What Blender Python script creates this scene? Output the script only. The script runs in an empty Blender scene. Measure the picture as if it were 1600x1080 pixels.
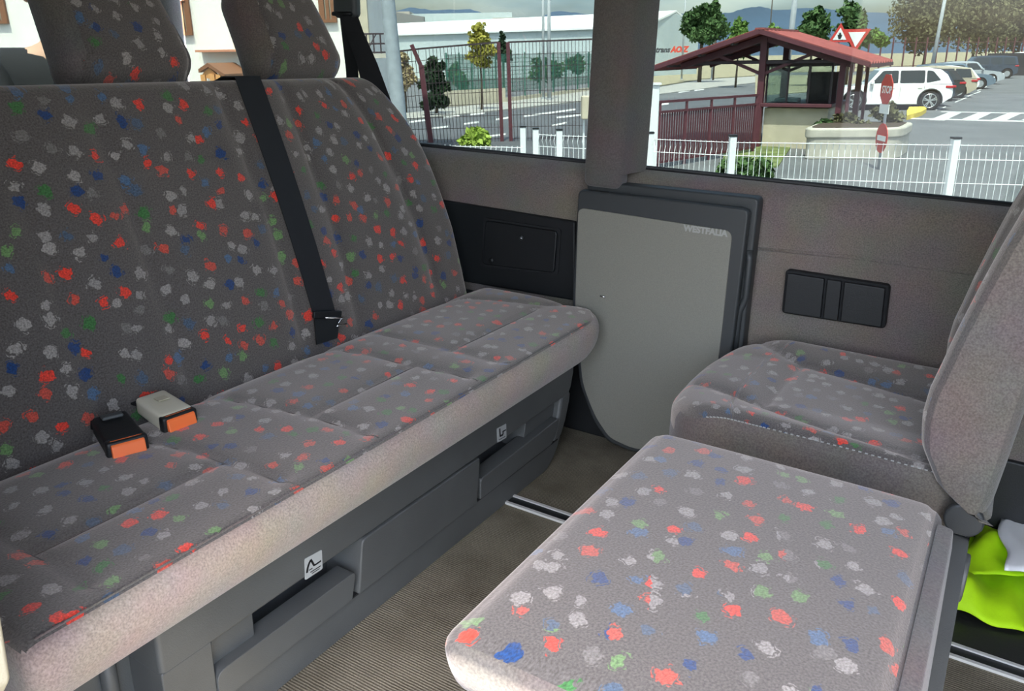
import bpy, bmesh, math, random
import numpy as np
from mathutils import Matrix, Vector
random.seed(7); rng = np.random.default_rng(7)
S = bpy.context.scene
COL = S.collection
R_ = math.radians

# ------------------------------------------------------------------ camera
F = 1282.0                                   # focal length in pixels of the 1600x1080 frame
def rot(a, b, c):
    Rz = np.array([[math.cos(a), -math.sin(a), 0], [math.sin(a), math.cos(a), 0], [0, 0, 1]])
    Rx = np.array([[1, 0, 0], [0, math.cos(b), -math.sin(b)], [0, math.sin(b), math.cos(b)]])
    Ry = np.array([[math.cos(c), 0, math.sin(c)], [0, 1, 0], [-math.sin(c), 0, math.cos(c)]])
    return Rz @ Rx @ Ry
RV = rot(0.54227, -0.34916, -0.02666)        # camera -> van axes (x to the cab, y to the far side, z up)
CAMP = np.array([0.0, 0.0, 1.05])
cam_d = bpy.data.cameras.new('camera'); cam = bpy.data.objects.new('camera', cam_d); COL.objects.link(cam)
cam_d.sensor_fit = 'HORIZONTAL'; cam_d.sensor_width = 36; cam_d.lens = F / 1600 * 36
cam_d.clip_start = 0.02; cam_d.clip_end = 6000
m = Matrix.Identity(4)
for i in range(3):
    m[i][0] = RV[i, 0]; m[i][1] = RV[i, 2]; m[i][2] = -RV[i, 1]; m[i][3] = CAMP[i]
cam.matrix_world = m
S.camera = cam
# the street outside is level; the van stands a little askew on it
RO = rot(0, R_(-19.3), R_(1.0)); HC = 2.2
OUTR = RV @ RO.T
OUT = Matrix.Identity(4)
_t = CAMP - OUTR @ np.array([0, 0, HC])
for i in range(3):
    for j in range(3): OUT[i][j] = OUTR[i, j]
    OUT[i][3] = _t[i]

# ------------------------------------------------------------------ world, sun, exposure
SUN_DIR = Vector((0.12, -0.42, 0.90)).normalized()      # towards the sun, van axes
w = bpy.data.worlds.new('sky'); S.world = w; w.use_nodes = True
nt = w.node_tree; nt.nodes.clear()
def wn(t, **k):
    n = nt.nodes.new(t)
    for a, b in k.items(): setattr(n, a, b)
    return n
sky = wn('ShaderNodeTexSky', sky_type='NISHITA', sun_disc=False, sun_elevation=math.asin(SUN_DIR.z),
         sun_rotation=math.atan2(SUN_DIR.x, SUN_DIR.y), air_density=1.2, dust_density=5.0, ozone_density=1.0, altitude=400)
tc = wn('ShaderNodeTexCoord'); mp = wn('ShaderNodeMapping'); mp.inputs['Scale'].default_value = (1, 1, 3.2)
noi = wn('ShaderNodeTexNoise'); noi.inputs['Scale'].default_value = 2.6; noi.inputs['Detail'].default_value = 7; noi.inputs['Roughness'].default_value = .58
rmp = wn('ShaderNodeValToRGB'); rmp.color_ramp.elements[0].position = .40; rmp.color_ramp.elements[1].position = .60
noi2 = wn('ShaderNodeTexNoise'); noi2.inputs['Scale'].default_value = 5; noi2.inputs['Detail'].default_value = 5
crm = wn('ShaderNodeValToRGB')
crm.color_ramp.elements[0].position = .35; crm.color_ramp.elements[0].color = (.46, .58, .74, 1)
crm.color_ramp.elements[1].position = .65; crm.color_ramp.elements[1].color = (1.0, 1.0, 1.0, 1)
csk = wn('ShaderNodeVectorMath', operation='MULTIPLY_ADD'); csk.inputs[1].default_value = (1.0, 1.0, 1.0); csk.inputs[2].default_value = (2.2, 2.2, 2.2)
cml = wn('ShaderNodeVectorMath', operation='MULTIPLY')
mix = wn('ShaderNodeMix', data_type='RGBA')
bg = wn('ShaderNodeBackground'); bg.inputs['Strength'].default_value = 0.36
wo = wn('ShaderNodeOutputWorld'); lk = nt.links.new
lk(tc.outputs['Generated'], mp.inputs['Vector']); lk(mp.outputs[0], noi.inputs['Vector']); lk(mp.outputs[0], noi2.inputs['Vector'])
lk(noi.outputs['Fac'], rmp.inputs[0]); lk(noi2.outputs['Fac'], crm.inputs[0]); lk(crm.outputs[0], cml.inputs[0]); lk(sky.outputs[0], csk.inputs[0]); lk(csk.outputs[0], cml.inputs[1])
lk(rmp.outputs[0], mix.inputs['Factor']); lk(sky.outputs[0], mix.inputs[6]); lk(cml.outputs[0], mix.inputs[7])
lk(mix.outputs[2], bg.inputs[0]); lk(bg.outputs[0], wo.inputs[0])
sd = bpy.data.lights.new('sun', 'SUN'); sd.energy = 9.0; sd.angle = R_(0.6); sd.color = (1, .95, .87)
so = bpy.data.objects.new('sun', sd); COL.objects.link(so)
so.rotation_euler = SUN_DIR.to_track_quat('Z', 'Y').to_euler(); so.location = (3, -3, 12)
S.view_settings.view_transform = 'Standard'; S.view_settings.look = 'None'
S.view_settings.gamma = 1; S.view_settings.use_curve_mapping = False
S.view_settings.exposure = 1.70

# ------------------------------------------------------------------ picks: pixel -> point
def ray(x, y): return RV @ np.array([(x - 800) / F, 1, -(y - 540) / F])
def pz(x, y, z): r = ray(x, y); return CAMP + r * (z - CAMP[2]) / r[2]
def pY(x, y, Y): r = ray(x, y); return CAMP + r * (Y - CAMP[1]) / r[1]
def pX(x, y, X): r = ray(x, y); return CAMP + r * (X - CAMP[0]) / r[0]
def pP(x, y, o, n): r = ray(x, y); return CAMP + r * ((np.dot(o - CAMP, n)) / np.dot(r, n))
def ro(x, y): return RO @ np.array([(x - 800) / F, 1, -(y - 540) / F])
def G(x, y, z=0.0): r = ro(x, y); return r * ((z - HC) / r[2]) + np.array([0, 0, HC])     # on the street level
def D(x, y, d): r = ro(x, y); return r * (d / r[1]) + np.array([0, 0, HC])                 # at depth d

# ------------------------------------------------------------------ materials
MATS = {}
def mat(name, col, rough=.6, metal=0., noise=0., nscale=20., bump=0., bscale=200., sheen=0., spec=.5, coord='Object', col2=None, coat=0.):
    if name in MATS: return MATS[name]
    M = bpy.data.materials.new(name); M.use_nodes = True; n = M.node_tree.nodes; l = M.node_tree.links.new
    b = n['Principled BSDF']; b.inputs['Base Color'].default_value = (*col, 1); b.inputs['Roughness'].default_value = rough
    b.inputs['Metallic'].default_value = metal; b.inputs['Specular IOR Level'].default_value = spec
    b.inputs['Coat Weight'].default_value = coat
    if sheen: b.inputs['Sheen Weight'].default_value = sheen; b.inputs['Sheen Roughness'].default_value = .5
    t = n.new('ShaderNodeTexCoord')
    if noise:
        a = n.new('ShaderNodeTexNoise'); a.inputs['Scale'].default_value = nscale; a.inputs['Detail'].default_value = 5
        r = n.new('ShaderNodeValToRGB'); c2 = col2 or tuple(c * (1 - noise) for c in col)
        r.color_ramp.elements[0].position = .35; r.color_ramp.elements[0].color = (*c2, 1)
        r.color_ramp.elements[1].position = .68; r.color_ramp.elements[1].color = (*(tuple(min(1, c * (1 + noise * .5)) for c in col)), 1)
        l(t.outputs[coord], a.inputs['Vector']); l(a.outputs['Fac'], r.inputs[0]); l(r.outputs[0], b.inputs['Base Color'])
    if bump:
        a = n.new('ShaderNodeTexNoise'); a.inputs['Scale'].default_value = bscale; a.inputs['Detail'].default_value = 2
        q = n.new('ShaderNodeBump'); q.inputs['Strength'].default_value = bump; q.inputs['Distance'].default_value = .002
        l(t.outputs[coord], a.inputs['Vector']); l(a.outputs['Fac'], q.inputs['Height']); l(q.outputs[0], b.inputs['Normal'])
    MATS[name] = M; return M

def cloth(name, col, amount=.26, scale=330.):
    """short pile upholstery, plain"""
    M = mat(name, col, rough=.95, sheen=.25, spec=.15)
    n = M.node_tree.nodes; l = M.node_tree.links.new; b = n['Principled BSDF']
    t = n.new('ShaderNodeTexCoord'); a = n.new('ShaderNodeTexNoise'); a.inputs['Scale'].default_value = scale; a.inputs['Detail'].default_value = 3
    r = n.new('ShaderNodeValToRGB'); r.color_ramp.elements[0].position = .3; r.color_ramp.elements[1].position = .7
    r.color_ramp.elements[0].color = (*[c * (1 - amount) for c in col], 1); r.color_ramp.elements[1].color = (*[min(1, c * (1 + amount)) for c in col], 1)
    a2 = n.new('ShaderNodeTexNoise'); a2.inputs['Scale'].default_value = 9; a2.inputs['Detail'].default_value = 4
    mx = n.new('ShaderNodeMix'); mx.data_type = 'RGBA'; mx.blend_type = 'MULTIPLY'; mx.inputs['Factor'].default_value = .35
    g = n.new('ShaderNodeBump'); g.inputs['Strength'].default_value = .5; g.inputs['Distance'].default_value = .0015
    l(t.outputs['Object'], a.inputs['Vector']); l(t.outputs['Object'], a2.inputs['Vector']); l(a.outputs['Fac'], r.inputs[0])
    l(r.outputs[0], mx.inputs[6]); l(a2.outputs['Color'], mx.inputs[7]); l(mx.outputs[2], b.inputs['Base Color'])
    l(a.outputs['Fac'], g.inputs['Height']); l(g.outputs[0], b.inputs['Normal'])
    return M

def patterned(name, base, k=1.0, off=(0, 0, 0)):
    """grey pile with torn red / white / blue / green flecks, UV in metres"""
    M = bpy.data.materials.new(name); M.use_nodes = True; MATS[name] = M
    n = M.node_tree.nodes; l = M.node_tree.links.new; b = n['Principled BSDF']
    b.inputs['Roughness'].default_value = .95; b.inputs['Sheen Weight'].default_value = .70; b.inputs['Sheen Roughness'].default_value = .55; b.inputs['Sheen Tint'].default_value = (1, .86, .755, 1); b.inputs['Specular IOR Level'].default_value = .15
    uv = n.new('ShaderNodeUVMap'); uv.uv_map = 'uv'
    mp = n.new('ShaderNodeMapping'); mp.inputs['Location'].default_value = off; mp.inputs['Rotation'].default_value = (0, 0, .35)
    l(uv.outputs[0], mp.inputs[0])
    nz = n.new('ShaderNodeTexNoise'); nz.inputs['Scale'].default_value = 95; nz.inputs['Detail'].default_value = 3; l(mp.outputs[0], nz.inputs['Vector'])
    sb = n.new('ShaderNodeVectorMath'); sb.operation = 'SUBTRACT'; sb.inputs[1].default_value = (.5, .5, .5); l(nz.outputs['Color'], sb.inputs[0])
    sc = n.new('ShaderNodeVectorMath'); sc.operation = 'SCALE'; sc.inputs['Scale'].default_value = .020; l(sb.outputs[0], sc.inputs[0])
    ad = n.new('ShaderNodeVectorMath'); ad.operation = 'ADD'; l(mp.outputs[0], ad.inputs[0]); l(sc.outputs[0], ad.inputs[1])
    st = n.new('ShaderNodeVectorMath'); st.operation = 'MULTIPLY'; st.inputs[1].default_value = (1, 1.12, 1); l(ad.outputs[0], st.inputs[0])
    v = n.new('ShaderNodeTexVoronoi'); v.voronoi_dimensions = '2D'; v.inputs['Scale'].default_value = 22.5; v.inputs['Randomness'].default_value = .66
    l(st.outputs[0], v.inputs['Vector'])
    wh = n.new('ShaderNodeTexWhiteNoise'); wh.noise_dimensions = '2D'; l(v.outputs['Position'], wh.inputs['Vector'])
    sep = n.new('ShaderNodeSeparateColor'); l(wh.outputs['Color'], sep.inputs[0])
    cr = n.new('ShaderNodeValToRGB'); cr.color_ramp.interpolation = 'CONSTANT'
    pal = [(.0, (.29, .26, .235)), (.16, (.70, .045, .025)), (.30, (.16, .145, .133)), (.38, (.04, .145, .04)), (.46, (.52, .07, .045)), (.57, (.06, .095, .145)),
           (.63, (.004, .040, .14)), (.74, (.26, .235, .215)), (.87, (.13, .24, .085)), (.93, (.06, .12, .21))]
    e = cr.color_ramp.elements
    e[0].position, e[0].color = 0, (*pal[0][1], 1); e[1].position, e[1].color = pal[1][0], (*pal[1][1], 1)
    for p, c in pal[2:]:
        q = e.new(p); q.color = (*c, 1)
    l(sep.outputs[0], cr.inputs[0])
    # size differs from fleck to fleck
    th = n.new('ShaderNodeMath'); th.operation = 'MULTIPLY_ADD'; th.inputs[1].default_value = .09; th.inputs[2].default_value = .185; l(sep.outputs[1], th.inputs[0])
    df = n.new('ShaderNodeMath'); df.operation = 'SUBTRACT'; l(th.outputs[0], df.inputs[0]); l(v.outputs['Distance'], df.inputs[1])
    mk = n.new('ShaderNodeMapRange'); mk.interpolation_type = 'SMOOTHSTEP'; mk.inputs[1].default_value = -.015; mk.inputs[2].default_value = .025; l(df.outputs[0], mk.inputs[0])
    # a torn ring of paint around each fleck
    rg = n.new('ShaderNodeMath'); rg.operation = 'ADD'; rg.inputs[1].default_value = .085; l(df.outputs[0], rg.inputs[0])
    ra = n.new('ShaderNodeMath'); ra.operation = 'ABSOLUTE'; l(rg.outputs[0], ra.inputs[0])
    rm = n.new('ShaderNodeMapRange'); rm.interpolation_type = 'SMOOTHSTEP'; rm.inputs[1].default_value = .032; rm.inputs[2].default_value = .012; l(ra.outputs[0], rm.inputs[0])
    n3 = n.new('ShaderNodeTexNoise'); n3.inputs['Scale'].default_value = 55; n3.inputs['Detail'].default_value = 2; l(mp.outputs[0], n3.inputs['Vector'])
    n3r = n.new('ShaderNodeMapRange'); n3r.inputs[1].default_value = .54; n3r.inputs[2].default_value = .60; l(n3.outputs['Fac'], n3r.inputs[0])
    rr = n.new('ShaderNodeMath'); rr.operation = 'MULTIPLY'; l(rm.outputs[0], rr.inputs[0]); l(n3r.outputs[0], rr.inputs[1])
    mm = n.new('ShaderNodeMath'); mm.operation = 'MAXIMUM'; l(mk.outputs[0], mm.inputs[0]); l(rr.outputs[0], mm.inputs[1])
    # pile grain
    gr = n.new('ShaderNodeTexNoise'); gr.inputs['Scale'].default_value = 330; gr.inputs['Detail'].default_value = 3; l(uv.outputs[0], gr.inputs['Vector'])
    gm = n.new('ShaderNodeMapRange'); gm.inputs[1].default_value = .3; gm.inputs[2].default_value = .7; gm.inputs[3].default_value = .55; gm.inputs[4].default_value = 1.45; l(gr.outputs['Fac'], gm.inputs[0])
    bc = n.new('ShaderNodeMix'); bc.data_type = 'RGBA'; bc.inputs[6].default_value = (*base, 1); l(mm.outputs[0], bc.inputs['Factor']); l(cr.outputs[0], bc.inputs[7])
    gx = n.new('ShaderNodeVectorMath'); gx.operation = 'SCALE'; l(bc.outputs[2], gx.inputs[0]); l(gm.outputs[0], gx.inputs['Scale'])
    l(gx.outputs[0], b.inputs['Base Color'])
    bp = n.new('ShaderNodeBump'); bp.inputs['Strength'].default_value = .45; bp.inputs['Distance'].default_value = .0015
    l(gr.outputs['Fac'], bp.inputs['Height']); l(bp.outputs[0], b.inputs['Normal'])
    return M

def glassmat(name, tint, refl=.06):
    M = bpy.data.materials.new(name); M.use_nodes = True; MATS[name] = M
    n = M.node_tree.nodes; l = M.node_tree.links.new; n.clear()
    o = n.new('ShaderNodeOutputMaterial'); t = n.new('ShaderNodeBsdfTransparent'); t.inputs[0].default_value = (*tint, 1)
    g = n.new('ShaderNodeBsdfGlossy'); g.inputs['Roughness'].default_value = .02
    f = n.new('ShaderNodeFresnel'); ge = n.new('ShaderNodeNewGeometry'); io = n.new('ShaderNodeMath'); io.operation = 'MULTIPLY_ADD'; io.inputs[1].default_value = -.449; io.inputs[2].default_value = 1.45
    l(ge.outputs['Backfacing'], io.inputs[0]); l(io.outputs[0], f.inputs['IOR'])      # reflect on the outer face of each pane only
    x = n.new('ShaderNodeMixShader'); l(f.outputs[0], x.inputs[0]); l(t.outputs[0], x.inputs[1]); l(g.outputs[0], x.inputs[2]); l(x.outputs[0], o.inputs[0])
    return M

PAT = patterned('patterned_upholstery', (.092, .081, .074))
BEIGE = cloth('beige_front_cloth', (.40, .32, .265))
PLAIN = cloth('plain_grey_cloth', (.165, .14, .122))
WALLC = cloth('wall_felt', (.215, .18, .155), amount=.28)
PILLC = cloth('pillar_felt', (.135, .118, .106), amount=.2)
ABS = mat('dark_grey_plastic', (.075, .08, .08), rough=.5, bump=.25, bscale=500, noise=.15, nscale=6)
ABSM = mat('mid_grey_plastic', (.095, .098, .095), rough=.45, bump=.2, bscale=500, noise=.12, nscale=8)
ABSD = mat('charcoal_plastic', (.040, .043, .044), rough=.45, bump=.2, bscale=500)
BLK = mat('black_plastic', (.009, .010, .011), rough=.5, bump=.2, bscale=400)
BLKM = mat('black_matt', (.010, .010, .011), rough=.85)
SEAL = mat('black_rubber', (.012, .012, .013), rough=.6)
TABLE = mat('grey_laminate', (.225, .215, .18), rough=.5, noise=.10, nscale=400, bump=.15, bscale=600)
TEXTG = mat('pale_lettering', (.36, .35, .32), rough=.5)
WEB = mat('belt_webbing', (.014, .014, .016), rough=.7, bump=.5, bscale=900)
CHROME = mat('chrome', (.75, .75, .75), rough=.18, metal=1)
ALU = mat('aluminium', (.72, .71, .68), rough=.5, metal=.3)
ORANGE = mat('orange_plastic', (.95, .19, .05), rough=.4)
IVORY = mat('ivory_plastic', (.62, .57, .44), rough=.4)
CREAM = mat('cream_trim', (.55, .49, .36), rough=.5, bump=.3, bscale=300)
STICK = mat('silver_sticker', (.42, .43, .42), rough=.4)
BLACKINK = mat('black_ink', (.01, .01, .012), rough=.5)
VEST = mat('neon_yellow_fabric', (.50, .86, .0), rough=.75, noise=.12, nscale=14, bump=.3, bscale=900)
REFLEX = mat('reflective_tape', (.95, .95, .94), rough=.35)
HEADL = mat('headliner', (.30, .29, .27), rough=.9, bump=.2)
GLASS = glassmat('tinted_glass', (.37, .40, .385))
CLEARG = glassmat('kiosk_glass', (.75, .82, .80))

def carpet():
    M = mat('ribbed_brown_carpet', (.13, .115, .085), rough=.95, spec=.1)
    n = M.node_tree.nodes; l = M.node_tree.links.new; b = n['Principled BSDF']
    t = n.new('ShaderNodeTexCoord')
    a = n.new('ShaderNodeTexNoise'); a.inputs['Scale'].default_value = 7; a.inputs['Detail'].default_value = 6; a.inputs['Roughness'].default_value = .65
    r = n.new('ShaderNodeValToRGB'); r.color_ramp.elements[0].position = .3; r.color_ramp.elements[1].position = .75
    r.color_ramp.elements[0].color = (.115, .10, .073, 1); r.color_ramp.elements[1].color = (.215, .19, .145, 1)
    g = n.new('ShaderNodeTexNoise'); g.inputs['Scale'].default_value = 350; g.inputs['Detail'].default_value = 2
    v = n.new('ShaderNodeTexVoronoi'); v.inputs['Scale'].default_value = 60
    vr = n.new('ShaderNodeMapRange'); vr.inputs[1].default_value = .10; vr.inputs[2].default_value = .05
    n2 = n.new('ShaderNodeTexNoise'); n2.inputs['Scale'].default_value = 3.5
    n2r = n.new('ShaderNodeMapRange'); n2r.inputs[1].default_value = .58; n2r.inputs[2].default_value = .66
    mu = n.new('ShaderNodeMath'); mu.operation = 'MULTIPLY'
    wv = n.new('ShaderNodeTexWave'); wv.bands_direction = 'Y'; wv.inputs['Scale'].default_value = 55; wv.inputs['Distortion'].default_value = 1.2
    mg = n.new('ShaderNodeMix'); mg.data_type = 'RGBA'; mg.blend_type = 'OVERLAY'; mg.inputs['Factor'].default_value = .75
    mw = n.new('ShaderNodeMix'); mw.data_type = 'RGBA'; mw.blend_type = 'OVERLAY'; mw.inputs['Factor'].default_value = .25
    mc = n.new('ShaderNodeMix'); mc.data_type = 'RGBA'; mc.inputs[7].default_value = (.45, .42, .35, 1)
    bp = n.new('ShaderNodeBump'); bp.inputs['Strength'].default_value = .5; bp.inputs['Distance'].default_value = .002
    for q in (a, g, v, n2, wv): l(t.outputs['Object'], q.inputs['Vector'])
    l(a.outputs['Fac'], r.inputs[0]); l(r.outputs[0], mg.inputs[6]); l(g.outputs['Fac'], mg.inputs[7])
    l(mg.outputs[2], mw.inputs[6]); l(wv.outputs['Fac'], mw.inputs[7])
    l(v.outputs['Distance'], vr.inputs[0]); l(n2.outputs['Fac'], n2r.inputs[0]); l(vr.outputs[0], mu.inputs[0]); l(n2r.outputs[0], mu.inputs[1])
    l(mu.outputs[0], mc.inputs['Factor']); l(mw.outputs[2], mc.inputs[6]); l(mc.outputs[2], b.inputs['Base Color'])
    l(wv.outputs['Fac'], bp.inputs['Height']); l(bp.outputs[0], b.inputs['Normal'])
    return M
CARPET = carpet()

# ------------------------------------------------------------------ mesh helpers
ORG = {}
def props(o, label=None, cat=None, group=None, kind=None):
    if label: o['label'] = label
    if cat: o['category'] = cat
    if group: o['group'] = group
    if kind: o['kind'] = kind
    return o
def thing(name, label, cat, loc, out=False, group=None, kind=None, rz=0.):
    o = bpy.data.objects.new(name, None); COL.objects.link(o); o.empty_display_size = .1
    mw = Matrix.Translation(Vector([float(c) for c in loc])) @ Matrix.Rotation(rz, 4, 'Z')
    o.matrix_world = OUT @ mw if out else mw
    ORG[o.name] = mw.inverted()
    return props(o, label, cat, group, kind)

class MB:
    def __init__(s): s.v = []; s.f = []; s.m = []; s.uv = {}
    def add(s, vs, fs, mi=0):
        k = len(s.v); s.v += [tuple(float(c) for c in p) for p in vs]
        for f in fs: s.f.append(tuple(i + k for i in f)); s.m.append(mi)
        return s
    def box(s, c, d, mi=0, rz=0.):
        cx, cy, cz = c; a, b, e = d[0] / 2, d[1] / 2, d[2] / 2; ca, sa = math.cos(rz), math.sin(rz)
        vs = [(cx + x * a * ca - y * b * sa, cy + x * a * sa + y * b * ca, cz + z * e) for z in (-1, 1) for y in (-1, 1) for x in (-1, 1)]
        return s.add(vs, [(0, 2, 3, 1), (4, 5, 7, 6), (0, 1, 5, 4), (2, 6, 7, 3), (0, 4, 6, 2), (1, 3, 7, 5)], mi)
    def lohi(s, lo, hi, mi=0): return s.box([(a + b) / 2 for a, b in zip(lo, hi)], [abs(b - a) for a, b in zip(lo, hi)], mi)
    def prism(s, poly, ax, a, b, mi=0):
        """poly of 2-D points; ax = axis of extrusion ('x': (y,z), 'y': (x,z), 'z': (x,y))"""
        n = len(poly)
        def p3(q, t): return {'x': (t, q[0], q[1]), 'y': (q[0], t, q[1]), 'z': (q[0], q[1], t)}[ax]
        vs = [p3(q, a) for q in poly] + [p3(q, b) for q in poly]
        fs = [tuple(range(n - 1, -1, -1)), tuple(range(n, 2 * n))] + [(i, (i + 1) % n, n + (i + 1) % n, n + i) for i in range(n)]
        return s.add(vs, fs, mi)
    def bar(s, p, q, w, h=None, mi=0, up=(0, 0, 1)):
        h = h or w; p = Vector(p); q = Vector(q); d = (q - p).normalized(); u = Vector(up)
        if abs(d.dot(u)) > .98: u = Vector((0, 1, 0))
        sx = d.cross(u).normalized() * (w / 2); sz = sx.cross(d).normalized() * (h / 2)
        vs = [e + i * sx + j * sz for e in (p, q) for i, j in ((-1, -1), (1, -1), (1, 1), (-1, 1))]
        return s.add(vs, [(3, 2, 1, 0), (4, 5, 6, 7), (0, 1, 5, 4), (1, 2, 6, 5), (2, 3, 7, 6), (3, 0, 4, 7)], mi)
    def tube(s, path, r, n=8, mi=0, caps=True):
        path = [Vector([float(c) for c in p]) for p in path]; rs = r if hasattr(r, '__len__') else [r] * len(path); k0 = len(s.v)
        prev = None; vs = []
        for i, p in enumerate(path):
            d = (path[min(i + 1, len(path) - 1)] - path[max(i - 1, 0)]).normalized()
            if prev is None:
                u = d.cross(Vector((0, 0, 1)))
                if u.length < .05: u = d.cross(Vector((0, 1, 0)))
                u.normalize()
            else: u = (prev - d * prev.dot(d)).normalized()
            prev = u; wv = d.cross(u)
            vs += [p + rs[i] * (math.cos(t) * u + math.sin(t) * wv) for t in [2 * math.pi * j / n for j in range(n)]]
        fs = [(i * n + j, i * n + (j + 1) % n, (i + 1) * n + (j + 1) % n, (i + 1) * n + j) for i in range(len(path) - 1) for j in range(n)]
        if caps: fs += [tuple(range(n - 1, -1, -1)), tuple((len(path) - 1) * n + j for j in range(n))]
        return s.add(vs, fs, mi)
    def cyl(s, p, q, r, n=16, mi=0): return s.tube([p, q], r, n, mi)
    def ribbon(s, L, Rr, t, mi=0):
        """strap from two edge lines with thickness t along the averaged normal"""
        n = len(L); L = [Vector([float(c) for c in p]) for p in L]; Rr = [Vector([float(c) for c in p]) for p in Rr]; vs = []
        for i in range(n):
            d = (L[min(i + 1, n - 1)] - L[max(i - 1, 0)]); nn = d.cross(Rr[i] - L[i]).normalized() * t
            vs += [L[i], Rr[i], Rr[i] + nn, L[i] + nn]
        fs = [(i * 4 + j, i * 4 + (j + 1) % 4, (i + 1) * 4 + (j + 1) % 4, (i + 1) * 4 + j) for i in range(n - 1) for j in range(4)]
        fs += [(3, 2, 1, 0), tuple((n - 1) * 4 + j for j in range(4))]
        return s.add(vs, fs, mi)
    def slab(s, pts, t, mi=0):
        """polygon of 3-D points given thickness t downwards"""
        n = len(pts); vs = [tuple(p) for p in pts] + [(p[0], p[1], p[2] - t) for p in pts]
        return s.add(vs, [tuple(range(n)), tuple(range(2 * n - 1, n - 1, -1))] + [(i, n + i, n + (i + 1) % n, (i + 1) % n) for i in range(n)], mi)
    def build(s, name, mats, parent=None, smooth=False, bevel=0., bseg=2, out=False, sharp=None):
        me = bpy.data.meshes.new(name)
        inv = ORG[parent.name] if parent is not None and parent.name in ORG else None
        vs = [inv @ Vector(v) for v in s.v] if inv is not None else s.v
        me.from_pydata([tuple(v) for v in vs], [], s.f)
        for mm in (mats if isinstance(mats, (list, tuple)) else [mats]): me.materials.append(mm)
        me.polygons.foreach_set('material_index', s.m)
        if s.uv:
            lay = me.uv_layers.new(name='uv'); vi = np.zeros(len(me.loops), dtype=np.int32); me.loops.foreach_get('vertex_index', vi)
            lay.data.foreach_set('uv', np.asarray(s.uv['uv'], dtype=np.float32)[vi].ravel())
        bm = bmesh.new(); bm.from_mesh(me); bmesh.ops.recalc_face_normals(bm, faces=bm.faces); bm.to_mesh(me); bm.free()
        me.polygons.foreach_set('use_smooth', [smooth] * len(me.polygons))
        o = bpy.data.objects.new(name, me); COL.objects.link(o)
        if bevel:
            md = o.modifiers.new('bevel', 'BEVEL'); md.width = bevel; md.segments = bseg; md.limit_method = 'ANGLE'; md.angle_limit = R_(40)
            me.polygons.foreach_set('use_smooth', [True] * len(me.polygons)); md.harden_normals = True
        if parent is not None:
            o.parent = parent
            if parent.name in ORG: ORG[o.name] = ORG[parent.name]
        elif out: o.matrix_world = OUT
        me.update(); return o

def rbox(lo, hi, r, step, warp=None, matfn=None, uvfn=None, mb=None):
    """rounded box of fine quads in numpy; warp(P)->P moves it into shape"""
    lo = np.array(lo, float); hi = np.array(hi, float); c = (lo + hi) / 2; h = (hi - lo) / 2
    if not hasattr(step, '__len__'): step = (step,) * 3
    P = []; Fc = []; k = 0
    for ax in range(3):
        u, v = [a for a in range(3) if a != ax]
        def lin(a):
            n = max(1, int(round(2 * h[a] / step[a]))); t = np.linspace(-h[a], h[a], n + 1)
            e = [h[a] - r * q for q in (.7, .4, .15)] if r > 0 else []
            return np.unique(np.round(np.concatenate([t, e, [-x for x in e]]), 6))
        U, V = lin(u), lin(v); gu, gv = np.meshgrid(U, V, indexing='ij')
        for sg in (-1, 1):
            Q = np.zeros((gu.size, 3)); Q[:, u] = gu.ravel(); Q[:, v] = gv.ravel(); Q[:, ax] = sg * h[ax]; P.append(Q)
            nu, nv = len(U), len(V); I = np.arange(nu * nv).reshape(nu, nv) + k
            q = np.stack([I[:-1, :-1], I[1:, :-1], I[1:, 1:], I[:-1, 1:]], -1).reshape(-1, 4)
            Fc.append(q); k += nu * nv
    P = np.concatenate(P); Fc = np.concatenate(Fc)
    key = np.round(P, 5); _, idx, inv = np.unique(key, axis=0, return_index=True, return_inverse=True)
    P = P[idx]; Fc = inv.ravel()[Fc]
    if r > 0:
        inner = np.maximum(h - r, 0); cc = np.clip(P, -inner, inner); d = P - cc; n = np.linalg.norm(d, axis=1, keepdims=True); n[n == 0] = 1
        rr = np.minimum(r, n); P = cc + d / n * np.where(n > 0, np.minimum(r, r), 0)
    P = P + c
    fc = P[Fc].mean(axis=1)
    e1 = P[Fc[:, 1]] - P[Fc[:, 0]]; e2 = P[Fc[:, 2]] - P[Fc[:, 0]]; nr = np.cross(e1, e2); nr /= np.linalg.norm(nr, axis=1, keepdims=True) + 1e-12
    nr *= np.sign(((fc - c) * nr).sum(1, keepdims=True)) + 1e-9
    mi = matfn(fc, nr) if matfn else np.zeros(len(Fc), int)
    uv = uvfn(P) if uvfn else P[:, :2]
    if warp: P = warp(P.copy())
    b = mb or MB(); b.add(P.tolist(), Fc.tolist(), 0); b.m[-len(Fc):] = [int(x) for x in mi]
    b.uv['uv'] = np.array(uv) if 'uv' not in b.uv else np.concatenate([b.uv['uv'], uv])
    return b

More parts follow.
